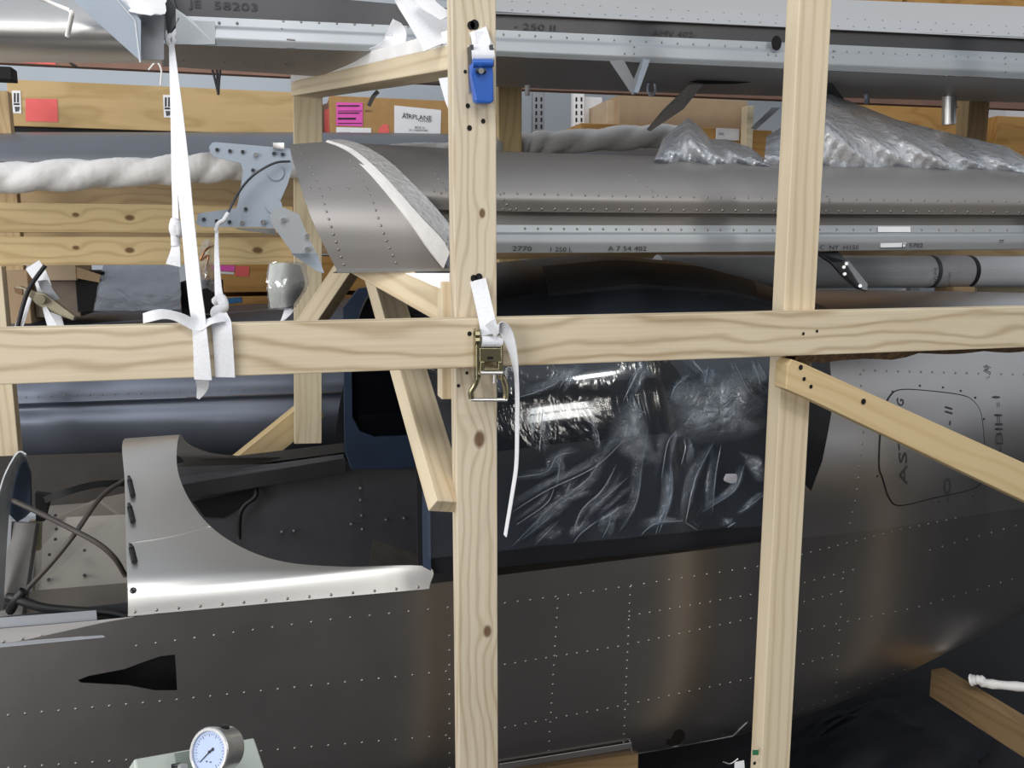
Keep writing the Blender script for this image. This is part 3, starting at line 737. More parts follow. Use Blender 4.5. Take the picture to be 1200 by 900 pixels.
def line_text(s, px, py, Y, h, mat, parent, px2, py2, sx=1.0, name='printed_text'):
    o = at(px, py, Y); u = at(px2, py2, Y)-o; return text(s, o, u, (0,0,1), h, mat, parent, name, sx=sx)
line_text('58203', 250, 10, .5075, .016, M_gink, TW, 330, 14, 1.7); line_text('JE', 222, 8, .5075, .016, M_gink, TW, 330, 14, 1.5)
line_text('- 250 II', 602, 33.5, .5075, .014, M_gink, TW, 700, 38.5, 1.9); line_text('-AMV 402-', 760, 41, .5075, .014, M_gink, TW, 850, 45.5, 1.5)

# wing nose standing at the upper left
NW = thing('wing', 'rounded aluminium leading edge with pale triangular gusset hanging at the upper left', 'wing', at(90, 50, .5))
sheet('nose_skin', rows([(-40,-30,.62),(190,-30,.62)], [(-40,-5,.46),(190,0,.46)], [(-40,25,.40),(190,32,.40)], [(-40,50,.42),(190,55,.42)], [(-40,66,.50),(190,70,.50)], [(-40,73,.62),(190,74,.62)]), A_bright, NW, 30, 12)
PL('gusset', [(72,-12,.36),(128,-12,.36),(158,14,.36),(165,24,.36),(165,72,.36)], A_pale, NW, .004)
PL('gusset_flange', [(128,-12,.358),(166,14,.40),(167,68,.40),(165,73,.359),(159,24,.358)], A_spar, NW, .003)
PL('end_plate', [(166,16,.395),(192,18,.395),(192,70,.395),(166,70,.395)], M_grey, NW, .003)
tube('pull_rod', [at(44,-3,.36), at(82,12,.34)], .0035, M_foam, NW); tube('pull_rod', [at(83,13,.34), at(84,18,.34), at(79,42,.38)], .0045, M_foam, NW)
pp = sheet('paper_sheet', rows([(152,15,.355),(174,17,.35),(194,16,.36)], [(142,5,.37),(170,4,.36),(194,3,.37)], [(128,-8,.38),(165,-9,.37),(194,-10,.38)]), M_white, None, 8, 8, jit=.001)
tag(pp, 'crumpled white paper tucked beside the pale triangular gusset', 'paper')

# ------------------------------------------------------------------ middle wing resting above the cabin
MW = thing('wing', 'long grey aluminium wing lying on the rear rails above the dark cabin', 'wing', at(800, 260, .4))
ms = sheet('wing_skin', rows([(420,243,.24),(700,249,.24),(1260,252,.24)], [(420,225,.235),(700,231,.235),(1260,237,.235)], [(420,206,.27),(700,212,.27),(1260,222,.27)], [(420,188,.36),(700,194,.36),(1260,208,.36)], [(420,176,.50),(700,182,.50),(1260,198,.50)], [(420,168,.72),(700,182,.8),(1260,203,.8)]), A_wing, MW, 36, 40)
sheet('spar_web', rows([(420,242,.268),(700,248,.268),(1260,251,.268)], [(420,264,.268),(700,267,.268),(1260,266,.268)]), A_wing, MW, 3, 12)
mf = sheet('spar_flange', rows([(420,262,.255),(700,264,.255),(1260,264,.255)], [(420,270,.252),(700,273,.252),(1260,272,.252)], [(420,273,.235),(700,275,.235),(1260,274,.235)], [(420,283,.233),(700,285,.233),(1260,284,.233)], [(420,295,.238),(700,296,.238),(1260,291,.238)]), A_spar, MW, 20, 24, curve=False)
sheet('flange_foot', rows([(420,295,.238),(700,296,.238),(1260,291,.238)], [(420,296,.33),(700,296,.33),(1260,292,.33)]), A_spar, MW, 3, 12)
wrow(ms, [(590,226.5),(760,230.5),(1210,236)], 40); wrow(ms, [(590,245),(1210,249)], 42); wrow(ms, [(738,205),(770,229)], 6); wrow(ms, [(965,224),(972,236)], 3)
wrow(ms, [(506,196),(522,222)], 5); wrow(ms, [(586,228),(598,246)], 4); wrow(ms, [(508,224),(526,229)], 3)
wrow(mf, [(615,268),(905,270)], 20); wrow(mf, [(960,269),(1200,270)], 13)
def lt2(s, px, py, h, px2, py2, sx): line_text(s, px, py, .2325, h, M_ink, MW, px2, py2, sx)
lt2('2770', 600, 294, .0105, 640, 294.4, 1.5); lt2('1 250 L', 643, 295, .0105, 680, 295.4, 1.2); lt2('A 7 54 402', 712, 294, .0105, 780, 294, 1.4)
lt2('C  NY  H150', 960, 292.5, .0105, 1030, 292.3, 1.35); lt2('D 5702', 1056, 290, .0105, 1110, 289.8, 1.4); lt2('77', 1170, 285, .009, 1190, 285, 1.2)
PL('flange_patch', [(1029,265.5,.25),(1067,265.5,.25),(1067,272,.249),(1029,272,.249)], M_white, MW, .0008)
PL('flange_patch', [(1032,285,.2325),(1062,284.5,.2325),(1062,289.5,.2325),(1032,290,.2325)], M_white, MW, .0008)
# dark hinge arm below
PL('hinge_arm', [(955,295,.25),(982,294,.25),(994,307,.22),(1017,334,.21),(1016,341,.21),(1006,338,.21),(989,324,.22),(975,308,.24)], M_dsteel, MW, .012, .002)
PL('hinge_arm', [(990,306,.20),(995,306,.20),(1017,333,.19),(1016,340,.19),(1011,339,.19)], M_grey, MW, .006)
for x, y in ((992,309),(989,313),(990,321),(1008,335)): cyl('screw', at(x,y,.20), at(x,y,.19), .004, M_steel, MW, 8)

# ------------------------------------------------------------------ wing root with hinge plates at middle left
RW = thing('wing_root', 'short riveted aluminium wing root with foam edged profile resting on pine braces', 'wing root', at(440, 316, .2))
Lp = [(395,317,.13),(379,286,.125),(366,258,.13),(355,228,.16),(347,200,.23),(342,182,.32),(339,169,.46)]
Rp = [(527,315,.13),(508,292,.125),(488,262,.13),(462,230,.16),(432,198,.23),(408,178,.32),(384,166,.46)]
rs = sheet('root_skin', [[at(*a), at(*a).lerp(at(*b), .5), at(*b)] for a, b in zip(Lp, Rp)], A_wing, RW, 40, 20, thick=.002)
q = [at(*p) for p in Lp]; q2 = [at(*p) for p in Rp]
PL('lower_lip', [(395,316,.128),(527,314.5,.128),(527,318,.128),(396,319.5,.128)], M_steel, RW, .02)
sheet('lower_skin', rows([(395,318,.13),(527,317,.13)], [(390,320,.45),(540,319,.45)]), M_grey, RW, 4, 6)
for pts, n in (([(348,172),(358,186),(369,208),(380,240),(392,278),(403,310)], 17), ([(410,188),(424,210),(438,240),(450,275),(464,308)], 15), ([(341,220),(430,222)], 5)): wrow(rs, pts, n)
def foamstrip(name, inner, outer, mat, lift, parent=RW):
    a = [at(x, y, Y-lift) for x, y, Y in inner]; b = [at(x, y, Y-lift) for x, y, Y in outer]
    return sheet(name, [[p, q] for p, q in zip(a, b)], mat, parent, 30, 5, thick=.006)
foamstrip('foam_edge', [(380,167,.47),(404,180,.33),(428,198,.24),(456,229,.17),(480,260,.14),(503,292,.13),(520,314,.13)], [(384,164,.48),(412,174,.36),(440,196,.25),(471,229,.18),(494,255,.15),(518,280,.14),(527,296,.135)], M_foam, .012)
foamstrip('film_edge', [(384,164,.50),(414,175,.37),(442,197,.26),(473,230,.19),(496,256,.16),(520,281,.15),(528,294,.145)], [(400,163,.53),(425,170,.42),(455,188,.32),(486,217,.24),(508,240,.21),(526,262,.19),(530,270,.18)], plain('clear_edge_film', 'd6d5d4', .22, .2, .1, 40, .5), .002)
hpl = plate('hinge_plate', [at(x, y, .16) for x, y in ((249,167),(253,166.5),(340,174),(343,196),(337,216),(325,243),(316,253),(321,268),(305,266),(236,266),(230,262),(232,250),(277,244),(280,232),(285,200),(282,191),(251,184),(246,178),(245,172))], A_pale, RW, .004)
plate('hinge_plate', [at(x, y, .125) for x, y in ((322,244),(332,243),(350,251),(358,270),(371,297),(343,297),(318,262),(316,252))], A_spar, RW, .004)
PL('hinge_plate', [(341,297,.155),(372,297,.155),(380,320,.15),(372,318,.15)], A_pale, RW, .003)
PL('lower_bar', [(275,267,.155),(322,268,.155),(324,275,.155),(279,269,.155)], M_steel, RW, .012)
for x, y in ((254.5,175.5),(269.5,177),(284.5,178),(321,180),(331,181),(296.5,199.5),(288,245),(308,260),(269,260),(254,259),(239,257)):
    p = at(x, y, .158); cyl('bolt_hole', p, p-Vector((0,.002,0)), .0034, M_dsteel, hpl, 10)
for x, y in ((299.5,181.5),(284,261),(309,260.5)): p = at(x, y, .158); cyl('bolt', p, p-Vector((0,.005,0)), .004, M_steel, hpl, 8)
for x, y in ((332,258),(360,276.5),(360,292)): p = at(x, y, .124); cyl('bolt', p, p-Vector((0,.006,0)), .0045, M_steel, RW, 8)
for x, y in ((323,202),(321,241)): p = at(x, y, .158); cyl('pressed_disc', p, p-Vector((0,.0015,0)), .015, A_pale, hpl, 20)
tube('wire', [at(340,189,.15), at(322,191,.14), at(300,203,.13), at(285,218,.13), at(275,234,.13), at(266,252,.12)], .0022, M_dsteel, RW)
tube('cap', [at(320,171,.15), at(333,171,.15)], .006, M_foam, RW)
PL('paper_strip', [(474,320,.10),(527,320,.050),(527,342,.048),(508,335,.06)], M_white, RW, .002)

# ------------------------------------------------------------------ far skins, tubes and boxes behind the crate
fp = sheet('tail_surface', rows([(-60,154.5,2.1),(540,157,2.1),(800,172,2.1)], [(-60,160,1.9),(540,163,1.9),(800,177,1.9)], [(-60,186,1.8),(540,190,1.8),(800,192,1.8)], [(-60,197,1.85),(540,200,1.85),(800,200,1.85)]), M_dgrey, None, 12, 20)
tag(fp, 'dark grey metal tail surface lying flat behind the white wrapped tube', 'wing panel')
P_ = cr([at(-70,212,1.15), at(150,202,1.18), at(330,192,1.22), at(560,178,1.32), at(640,168,1.40), at(790,158,1.52)], 300)
v = []; NS = 20
for i, p in enumerate(P_):
    t = (P_[min(i+1,299)]-P_[max(i-1,0)]).normalized(); a = t.cross(Vector((0,0,1))).normalized(); b = a.cross(t); s = i*.19 + .6*math.sin(i*.06)
    for k in range(NS):
        q = 6.28318*k/NS; r = .041*(.88 + .20*abs(math.cos(q-s)) + .05*math.sin(i*.13+2*q) + nrng.normal(0, .012)); v.append(p + (a*math.cos(q)+b*math.sin(q))*r)
f = [(i*NS+k, i*NS+(k+1) % NS, (i+1)*NS+(k+1) % NS, (i+1)*NS+k) for i in range(299) for k in range(NS)]
ft = recalc(obj('wrapped_tube', v, f, M_wrapw, None, smooth=True)); tag(ft, 'long twisted tube wrapped in white foam lying along the far rails', 'wrapped tube')
# grey wing lying behind the nose
lw = thing('wing', 'bluish grey wing on edge standing behind the aircraft nose', 'wing', at(200, 500, 1.6))
bl = sheet('wing_skin', rows([(-60,362,2.1),(200,361,2.1),(460,346,2.1)], [(-60,378,1.8),(200,374,1.8),(460,362,1.8)], [(-60,420,1.62),(200,415,1.62),(460,410,1.62)], [(-60,456,1.55),(200,448,1.55),(460,442,1.55)], [(-60,476,1.54),(200,466,1.54),(460,457,1.54)]), A_bluegrey, lw, 24, 14)
bl2 = sheet('wing_skin', rows([(-60,476,1.545),(200,467,1.545),(460,458,1.545)], [(-60,482,1.58),(200,472,1.58),(460,463,1.58)], [(-60,500,1.56),(200,495,1.56),(460,490,1.56)], [(-60,530,1.60),(200,528,1.60),(460,520,1.60)], [(-60,545,1.72),(200,546,1.72),(460,540,1.72)]), A_bluegrey, lw, 30, 14)
for x in range(15, 365, 15):
    p, n = hit(x, 466.5-x*.034, bl); p and rivets_at(lw, p, n, .003)
sheet('wing_lip', rows([(60,384,1.6),(180,372,1.6)], [(180,374,1.58),(340,360,1.58)]), A_bluegrey, lw, 3, 6)

def crate(name, label, x0, x1, y0, y1, Y, mat, depth=.6, cat='crate', group=None, zb=None):
    a, b = at(x0, y1, Y), at(x1, y0, Y); a.z = a.z if zb is None else zb; L = Matrix.Translation(((a.x+b.x)/2, Y, a.z)) 
    o = box(name, (a.x, Y, a.z), (b.x, Y+depth, b.z), mat, None, .003, Matrix.Translation(((a.x+b.x)/2, Y, (a.z+b.z)/2)))
    return tag(o, label, cat, group)
c1 = crate('plywood_crate', 'wide yellowish plywood crate with red square and arrow labels at the back', 12, 345, 108, 147.5, 2.3, W_ply)
PL('red_sticker', [(30,115.5,2.298),(67,116,2.298),(68,143,2.298),(30,142,2.298)], M_red, c1, .001)
def arrows(x, y, s=1, par=c1):
    st = PL('arrow_label', [(x,y,2.297),(x+10*s,y+.3,2.297),(x+11*s,y+27,2.297),(x+1,y+26.5,2.297)], M_white, par, .001)
    for dx in (2.2, 6): PL('arrow_mark', [(x+dx,y+3,2.295),(x+dx+1.9,y+3,2.295),(x+dx+1.9,y+14,2.295),(x+dx,y+14,2.295)], M_ink, st, .0004)
    PL('arrow_mark', [(x+1.8,y+15,2.295),(x+8.8,y+15,2.295),(x+8.8,y+17,2.295),(x+1.8,y+17,2.295)], M_ink, st, .0004)
    PL('glass_mark', [(x+3,y+19,2.295),(x+9,y+19,2.295),(x+8,y+24,2.295),(x+4,y+25,2.295)], M_inkg, st, .0004)
arrows(14, 106); arrows(191, 111)
c2 = crate('crate', 'black block standing for the shaded gap below the plywood crate with arrow labels', 20, 345, 148.4, 204, 2.315, M_gap)  # black box added for the gap under the crate, shade as colour
c3 = crate('crate', 'brown wooden crate under the white wrapped tube', -40, 560, 212, 298, 2.3, W_shade)
c4 = crate('crate', 'orange wooden crate with magenta and red stickers below the far rails', 236, 470, 300, 343, 2.28, W_orange)
PL('magenta_sticker', [(246,311,2.278),(275,311,2.278),(275,318,2.278),(250,317,2.278)], M_pink, c4, .001); PL('red_sticker', [(276,312,2.278),(292,312,2.278),(292,324,2.278),(276,324,2.278)], M_red, c4, .001)
PL('white_sticker', [(254,318,2.278),(274,319,2.278),(274,321.5,2.278),(254,320.5,2.278)], M_white, c4, .001)
c5 = crate('crate', 'lower orange crate carrying a blue scribble behind the hanging strap', 236, 470, 345, 760, 2.28, W_orange)
PL('blue_scribble', [(258,350,2.278),(283,348,2.278),(284,354,2.278),(262,357,2.278)], M_bluesheet, c5, .001)
c6 = crate('fibreboard_box', 'fibreboard box with pink docket and white printed label at the back', 389, 545, 119, 210, 2.3, M_board, cat='box')
PL('box_side', [(377,123,2.5),(389,119,2.31),(389,172,2.31),(377,172,2.5)], M_tape, c6, .004)
PL('red_mark', [(379,130,2.47),(385,127,2.36),(385,160,2.36),(379,160,2.47)], M_red, c6, .003)
pk = PL('pink_docket', [(394,120,2.297),(425,120.5,2.297),(425,148,2.297),(394,147,2.297)], M_pink, c6, .001)
for y, a, b, t in ((124,395.5,421,1.6),(130,396,424,.7),(132.5,396,421,1.2),(139,396,417,2.2),(144.5,396,424,.9)):
    PL('print_line', [(a,y-t/2,2.295),(b,y-t/2,2.295),(b,y+t/2,2.295),(a,y+t/2,2.295)], M_ink, pk, .0004)
PL('white_slip', [(394,149,2.297),(435,150,2.297),(435,159,2.297),(394,159,2.297)], M_white, c6, .001)
line_text('---- - ------', 397, 155.5, 2.295, .009, M_inkg, c6, 430, 156, .9, 'print_line')
PL('red_sticker', [(444,151,2.297),(449,145.5,2.297),(455,146,2.297),(456.5,160,2.297),(443,160,2.297)], M_red, c6, .001)
wl = PL('white_label', [(462,123.5,2.297),(517,129,2.297),(516,162,2.297),(462,162,2.297)], M_white, c6, .001)
line_text('THE', 472, 134.5, 2.2945, .009, M_ink, wl, 500, 136.5, 1.1); line_text('AIRPLANE', 471, 138.5, 2.2945, .020, M_ink, wl, 500, 140.8, 1.05); line_text('FACTORY', 490, 142.5, 2.2945, .008, M_ink, wl, 510, 144, 1.2)
line_text('BOX 21', 486, 150.5, 2.2945, .010, M_ink, wl, 500, 151.2, 1.0); line_text('ALL HARDWARE', 479, 153.3, 2.2945, .008, M_ink, wl, 500, 154, 1.0)
line_text('- BOX -', 426, 131, 2.296, .009, M_ink, c6, 440, 131.5, 1)
pb = PL('plank', [(-30,72,1.75),(340,90,1.75),(560,100,1.75),(560,84,1.75),(340,76,1.75),(-30,58,1.75)], M_tape, None, .04)
tag(pb, 'brownish plank under the topmost wing along the back wall', 'plank')
PL('red_patch', [(26,70,1.748),(65,72,1.748),(65,76,1.748),(26,73.5,1.748)], M_red, pb, .001)
tube('tie_wire', [at(174,82,1.7), at(183,73,1.7), at(189,82,1.7), at(188,100,1.7)], .003, M_foam, pb)
zt_ = thing('zip_tie_bundle', 'black zip ties hanging below the plank at the back', 'zip ties', at(254, 82, 1.6))
for dx in (-5, 0, 4): tube('zip_tie', [at(254+dx,82,1.65), at(255+dx*.4,98,1.65), at(256,111,1.65)], .004, M_ink, zt_)
dk = tube('dangling_cord', [at(80,70,1.6), at(84,75,1.6), at(90,78,1.6)], .004, M_ink); tag(dk, 'short dark cord end below the rounded leading edge', 'cord')
bc = crate('black_wrap', 'black plastic cap on top of the far left wooden post', -40, 13, 78, 91, 1.31, M_gap, .06, 'cap')
tw_ = tube('hanging_tie', [at(443,107,1.0), at(437,114,1.0), at(432,124,1.0)], .006, M_steel); tag(tw_, 'short grey metal tie hanging under the cross bearer', 'tie')
# odds and ends on the bluish wing, left
def prop(name, label, x0, x1, y0, y1, Y, mat, cat='box', d=.25): return crate(name, label, x0, x1, y0, y1, Y, mat, d, cat)
prop('cardboard_box', 'small cardboard box at the far left under the knotty rails', 3, 32, 318, 380, 1.62, M_card)
prop('cardboard_box', 'pale open cardboard box beside the ratchet handle', 46, 88, 300, 329, 1.60, M_card2)
prop('cardboard_box', 'grey brown cardboard box below the pale open box', 42, 92, 329, 372, 1.66, plain('cardboard_grey', '8d8074', .85), d=.2)
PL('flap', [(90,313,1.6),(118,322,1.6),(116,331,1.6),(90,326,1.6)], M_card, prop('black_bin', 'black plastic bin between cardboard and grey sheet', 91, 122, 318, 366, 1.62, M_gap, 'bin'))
sh = sheet('plastic_wrapped_sheet', rows([(121,310,1.66),(165,308,1.66),(209,310,1.66)], [(116,340,1.60),(165,340,1.60),(211,338,1.60)], [(110,363,1.56),(165,364,1.56),(211,362,1.56)]), plain('grey_panel_paint', '8d93a0', .45, .2), None, 8, 8, thick=.01)
tag(sh, 'grey panel in clear plastic leaning under the far rails', 'panel')
sheet('poly_bag', rows([(121,310,1.645),(165,308,1.645),(209,310,1.645)], [(114,340,1.585),(165,340,1.585),(212,338,1.585)], [(110,365,1.545),(165,364,1.545),(212,363,1.545)]), F_sheet, sh, 14, 16, thick=0, jit=.0012)
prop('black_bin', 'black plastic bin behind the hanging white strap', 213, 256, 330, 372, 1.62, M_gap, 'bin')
bg_ = sheet('parts_bag', rows([(236,283,1.15),(246,280,1.12),(252,290,1.15)], [(233,300,1.15),(244,300,1.10),(255,305,1.15)], [(232,325,1.15),(243,325,1.08),(254,330,1.15)], [(234,340,1.15),(243,338,1.12),(256,348,1.15)]), F_sheet, None, 14, 12, thick=0, jit=.002)
tag(bg_, 'clear bag of small copper wires hanging beside the white straps', 'bag')
tube('copper_wire', [at(250,288,1.15), at(242,292,1.1), at(235,305,1.1), at(244,300,1.1), at(240,318,1.1)], .003, plain('copper', 'b07a55', .35, .8), bg_)
wp = thing('wrapped_parcel', 'plastic wrapped parcel hanging left of the short brace', 'parcel', at(335, 360, 1.0))
sheet('parcel_body', rows([(316,310,1.0),(335,308,.97),(352,311,1.0)], [(314,335,.97),(335,335,.93),(357,335,.98)], [(317,361,1.0),(335,360,.97),(344,357,1.0)]), plain('parcel_inner', 'e2e0d2', .5), wp, 12, 12, thick=.05)
sheet('parcel_film', rows([(314,308,.985),(335,306,.95),(360,309,.985)], [(312,335,.955),(335,335,.91),(360,335,.96)], [(315,363,.985),(335,363,.95),(346,360,.985)]), F_sheet, wp, 18, 18, thick=0, jit=.0015)
ribbon('parcel_tie', [at(340,362,.98), at(334,372,.96), at(326,381,.95)], .03, M_strap, wp, samples=10, twist=lambda u: u*1.2)
# PVC tube lying on the tail
pt = cyl('plastic_pipe', at(770,319,.92), at(1300,318,.92), .054, M_pvc, None, 32)
tag(pt, 'thick grey plastic pipe with banded label behind the tail deck', 'pipe')
for a, b, m, r in ((1086,1134,M_pvcl,.0552),(1130,1135,M_ink,.0556),(1086,1091,M_inkg,.0556)):
    cyl('label_band', at(a,319-(a-770)*.002,.92), at(b,319-(b-770)*.002,.92), r, m, pt, 32)
p = at(1096, 332, .866); text('AIRPLANE', p + Vector((.0,-.004,-.01)), (0,0,1), (-1,0,0), .012, M_ink, pt, sx=.85); text('FACTORY', at(1112,333,.866)+Vector((0,-.004,-.01)), (0,0,1), (-1,0,0), .008, M_ink, pt)
tag(box('support_block', at(1116,360,.86), at(1143,336,.86)+Vector((0,.09,0)), W_shade, None), 'brown wooden block under the grey plastic pipe', 'block')
tag(box('support_block', at(1145,344,.99), at(1260,333,.99)+Vector((0,.09,0)), W_far, None), 'pale timber offcut lying right of the brown block', 'block')
cap_ = sheet('plastic_scrap', rows([(1050,340,.88),(1062,338,.88)], [(1049,352,.86),(1060,348,.86)]), M_foam, None, 4, 4); tag(cap_, 'scrap of white plastic under the grey pipe', 'scrap')
bkr = PL('bearer', [(560,304,1.0),(1300,299,1.0),(1300,287,1.0),(560,292,1.0)], W_shade, None, .05); tag(bkr, 'long brown bearer timber below the middle wing flange', 'bearer')
bf = sheet('black_foam', rows([(1045,345,1.02),(1100,342,1.02),(1118,344,1.02)], [(1048,358,.95),(1100,356,.95),(1118,357,.95)]), M_rubber, None, 6, 8, thick=.02); tag(bf, 'black foam pad on the tail deck under the pipe', 'pad')

# right background
c7 = crate('orange_crate', 'orange plywood crate with panel joint above the topmost wing', 585, 1062, -60, 12, 2.3, W_orange)
crate('orange_crate', 'second orange plywood crate at the upper right corner', 1063, 1300, -60, 27, 2.3, W_orange)
crate('cardboard_box', 'long brown cardboard box behind the hanging metal strip', 725, 876, 118, 151, 2.2, M_card, .4, 'box')
crate('cardboard_box', 'narrow cardboard box left of the long brown box', 711, 724, 118, 150, 2.26, M_card2, .3, 'box')
crate('wooden_crate', 'flat orange crate on the shelf under the cardboard boxes', 680, 905, 153, 190, 2.18, W_orange, .55, zb=1.80)
crate('wooden_crate', 'tall orange crate at the right behind the bubble wrap', 1166, 1260, 140, 178, 2.2, W_orange, zb=1.80)
crate('wooden_crate', 'orange crate between right post and steel tube', 985, 1135, 128, 190, 2.35, W_orange, .5, zb=1.80)
crate('white_board', 'white curved panel behind the slotted uprights', 684, 706, 114, 146, 2.5, M_white, .05, 'panel', zb=1.80)
tag(PL('shelf_board', [(600,88,1.9),(1300,118,1.9),(1300,132,1.9),(600,104,1.9)], M_tape, None, .05), 'brown board shelf below the topmost wing at the right', 'shelf')
for x, lab, m in ((625, 'grey slotted shelf upright nearest the knotty far post', M_grey), (672, 'white slotted shelf upright beside the curved panel', M_white)):
    u_ = crate('shelf_upright', lab, x, x+13, 108, 158, 2.45, m, .04, 'upright', 'slotted shelf uprights', zb=0)
    for k in range(6):
        for dx in (2.5, 8.5): PL('slot', [(x+dx,114+k*8,2.448),(x+dx+2,114+k*8,2.448),(x+dx+2,119+k*8,2.448),(x+dx,119+k*8,2.448)], M_gap, u_, .0006)
upst = crate('upright_post', 'slim pale wooden upright behind the bubble wrap', 874, 884, 124, 164, 2.1, W_far, .05, 'post', zb=1.80)
PL('metal_strap', [(880,150,2.098),(905,126,2.098),(915,126,2.098),(886,152,2.098)], M_grey, upst, .004)
pl_ = crate('label_card', 'white printed card half hidden by the bubble wrap', 839, 867, 151, 164, 2.17, M_white, .006, 'card')
line_text('ALL', 842, 158, 2.169, .012, M_ink, pl_, 855, 158.5, 1.1)
crate('white_box', 'pale blue white box at the right edge with dark slots', 1178, 1260, 124, 141, 2.85, M_white, .2, 'box', zb=1.80)

rk = thing('storage_rack', 'steel storage rack carrying the boxes and crates behind the bubble wrap', 'rack', (2.6, 2.5, 0))
box('rack_shelf', (1.16, 2.0, 1.77), (5.2, 3.2, 1.799), M_grey, rk)
for x in (1.18, 3.0, 5.1):
    for y in (2.03, 3.14): box('rack_leg', (x, y, 0), (x+.05, y+.04, 1.77), M_grey, rk)
# bubble wrap on the middle wing
def crumple(name, bot, top, Yb, Yt, mat, nx=70, ny=22, amp=.015, label='', cat='bubble wrap'):
    v = []
    B = poly([(x, y, 0) for x, y in bot], nx); T_ = poly([(x, y, 0) for x, y in top], nx)
    ph = rnd.uniform(0, 9)
    for i in range(nx):
        for j in range(ny):
            t = j/(ny-1); q = B[i].lerp(T_[i], t)
            Y = Yb + (Yt-Yb)*t - .10*math.sin(math.pi*t) + amp*(math.sin(i*.22+ph+3*t)+.6*math.sin(i*.5+j*.5)+.3*math.sin(i*1.7-j*.9)) + nrng.normal(0, amp*.07)
            v.append(at(q.x, q.y + (nrng.normal(0, .15) if 0 < j else 0), Y))
    f = gridfaces(nx, ny)
    if not facing(v, f): f = [q[::-1] for q in f]
    o = obj(name, v, f, mat, None, smooth=True); return tag(o, label, cat)
crumple('bubble_wrap', [(766,189),(800,192),(850,195),(902,195)], [(768,184),(778,160),(806,138),(822,150),(832,163),(850,163),(878,172),(904,192)], .42, .62, F_bubble, label='small crumpled bag of bubble wrap at the left on the middle wing')
crumple('bubble_wrap', [(895,195),(960,196),(1050,197),(1130,200),(1230,210)], [(898,160),(930,140),(968,108),(995,118),(1050,140),(1130,160),(1180,172),(1230,200)], .42, .66, F_bubble, 90, 26, label='long heap of bubble wrap sloping down right across the middle wing')

# ------------------------------------------------------------------ straps
hs = thing('hanging_strap', 'long white webbing strap knotted to the topmost wing and tied on the rail', 'strap', at(215, 380, -.05))
ribbon('webbing', [at(201,52,.44), at(206,110,.32), at(213,190,.13), at(221,270,.06), at(228,340,-.02), at(233,378,-.052), at(236,412,-.053), at(238,445,-.050)], .030, M_strap, hs, samples=40, widths=lambda u: .35+.65*min(1, u*3.2), twist=lambda u: .5*math.sin(u*3))
ribbon('webbing', [at(200,60,.44), at(203,150,.3), at(205,215,.14), at(206,262,.12)], .022, M_strap, hs, samples=24, twist=lambda u: .7, widths=lambda u: .5+.5*u)
tube('knot', [at(200,41,.46), at(197,46,.45), at(200,54,.45), at(204,49,.45), at(202,42,.46)], .0045, M_strap, hs)
tube('knot', [at(205,258,.11), at(203,268,.10), at(207,276,.10), at(209,268,.10), at(205,262,.1), at(206,288,.1)], .008, M_strap, hs)
ribbon('strap_end', [at(206,285,.10), at(205,298,.09), at(203,311,.09)], .024, M_strap, hs, samples=8, widths=lambda u: .5+.6*u)
ribbon('strap_end', [at(168,373,-.03), at(190,368,-.05), at(210,372,-.06), at(232,382,-.055), at(248,376,-.06), at(262,374,-.05)], .017, M_strap, hs, side=(0,.4,1), samples=24, twist=lambda u: .8*math.sin(u*5))
ribbon('strap_end', [at(237,444,-.048), at(237,455,-.03), at(232,467,-.02)], .02, M_strap, hs, samples=8, widths=lambda u: 1.1-.85*u*u)
s2 = thing('hanging_strap', 'shorter white webbing strap knotted below the hinge plate wire', 'strap', at(258, 390, -.05))
ribbon('webbing', [at(254,262,.12), at(254,300,.09), at(256,340,.04), at(258,352,.02)], .014, M_strap, s2, samples=16, twist=lambda u: .6-.5*u, widths=lambda u: .5+.7*u)
tube('knot', [at(253,354,.01), at(259,350,.0), at(262,360,-.01), at(254,364,-.02), at(254,370,-.02), at(263,374,-.03), at(262,380,-.04)], .009, M_strap, s2)
ribbon('webbing', [at(258,368,-.03), at(260,384,-.051), at(262,410,-.053), at(264,442,-.050)], .033, M_strap, s2, samples=16, widths=lambda u: .65+.35*min(1, u*4))
tube('wire_tie', [at(267,250,.12), at(262,258,.11), at(256,262,.11), at(253,270,.11)], .004, M_strap, s2)
# white webbing over the cross bearer
ov = thing('webbing_strap', 'white webbing strap laid along the cross bearer beside the middle post', 'strap', at(430, 70, .6))
a0, b0 = at(341, 93, 1.24), at(527, 43, .06)
sheet('webbing', [[at(340,97,1.25), at(435,73,.6), at(522,52,.055)], [at(342,86,1.26), at(430,62,.62), at(524,35,.08)]], M_strap, ov, 4, 30, thick=.004, jit=.0006)
ribbon('webbing', [at(462,-25,.12), at(482,0,.13), at(505,30,.10), at(521,50,.07)], .075, M_strap, ov, samples=20, widths=lambda u: .55+.6*u)
ribbon('webbing', [at(490,-8,.10), at(505,8,.08), at(524,20,.05)], .03, M_strap, ov, samples=12)
ribbon('webbing', [at(455,33,.46), at(464,40,.46), at(459,56,.46), at(440,65,.50)], .05, M_strap, ov, samples=14, twist=lambda u: .2)
PL('strap_end', [(514,92,.09),(527,90,.06),(527,132,.06),(522,120,.07)], M_strap, ov, .002)
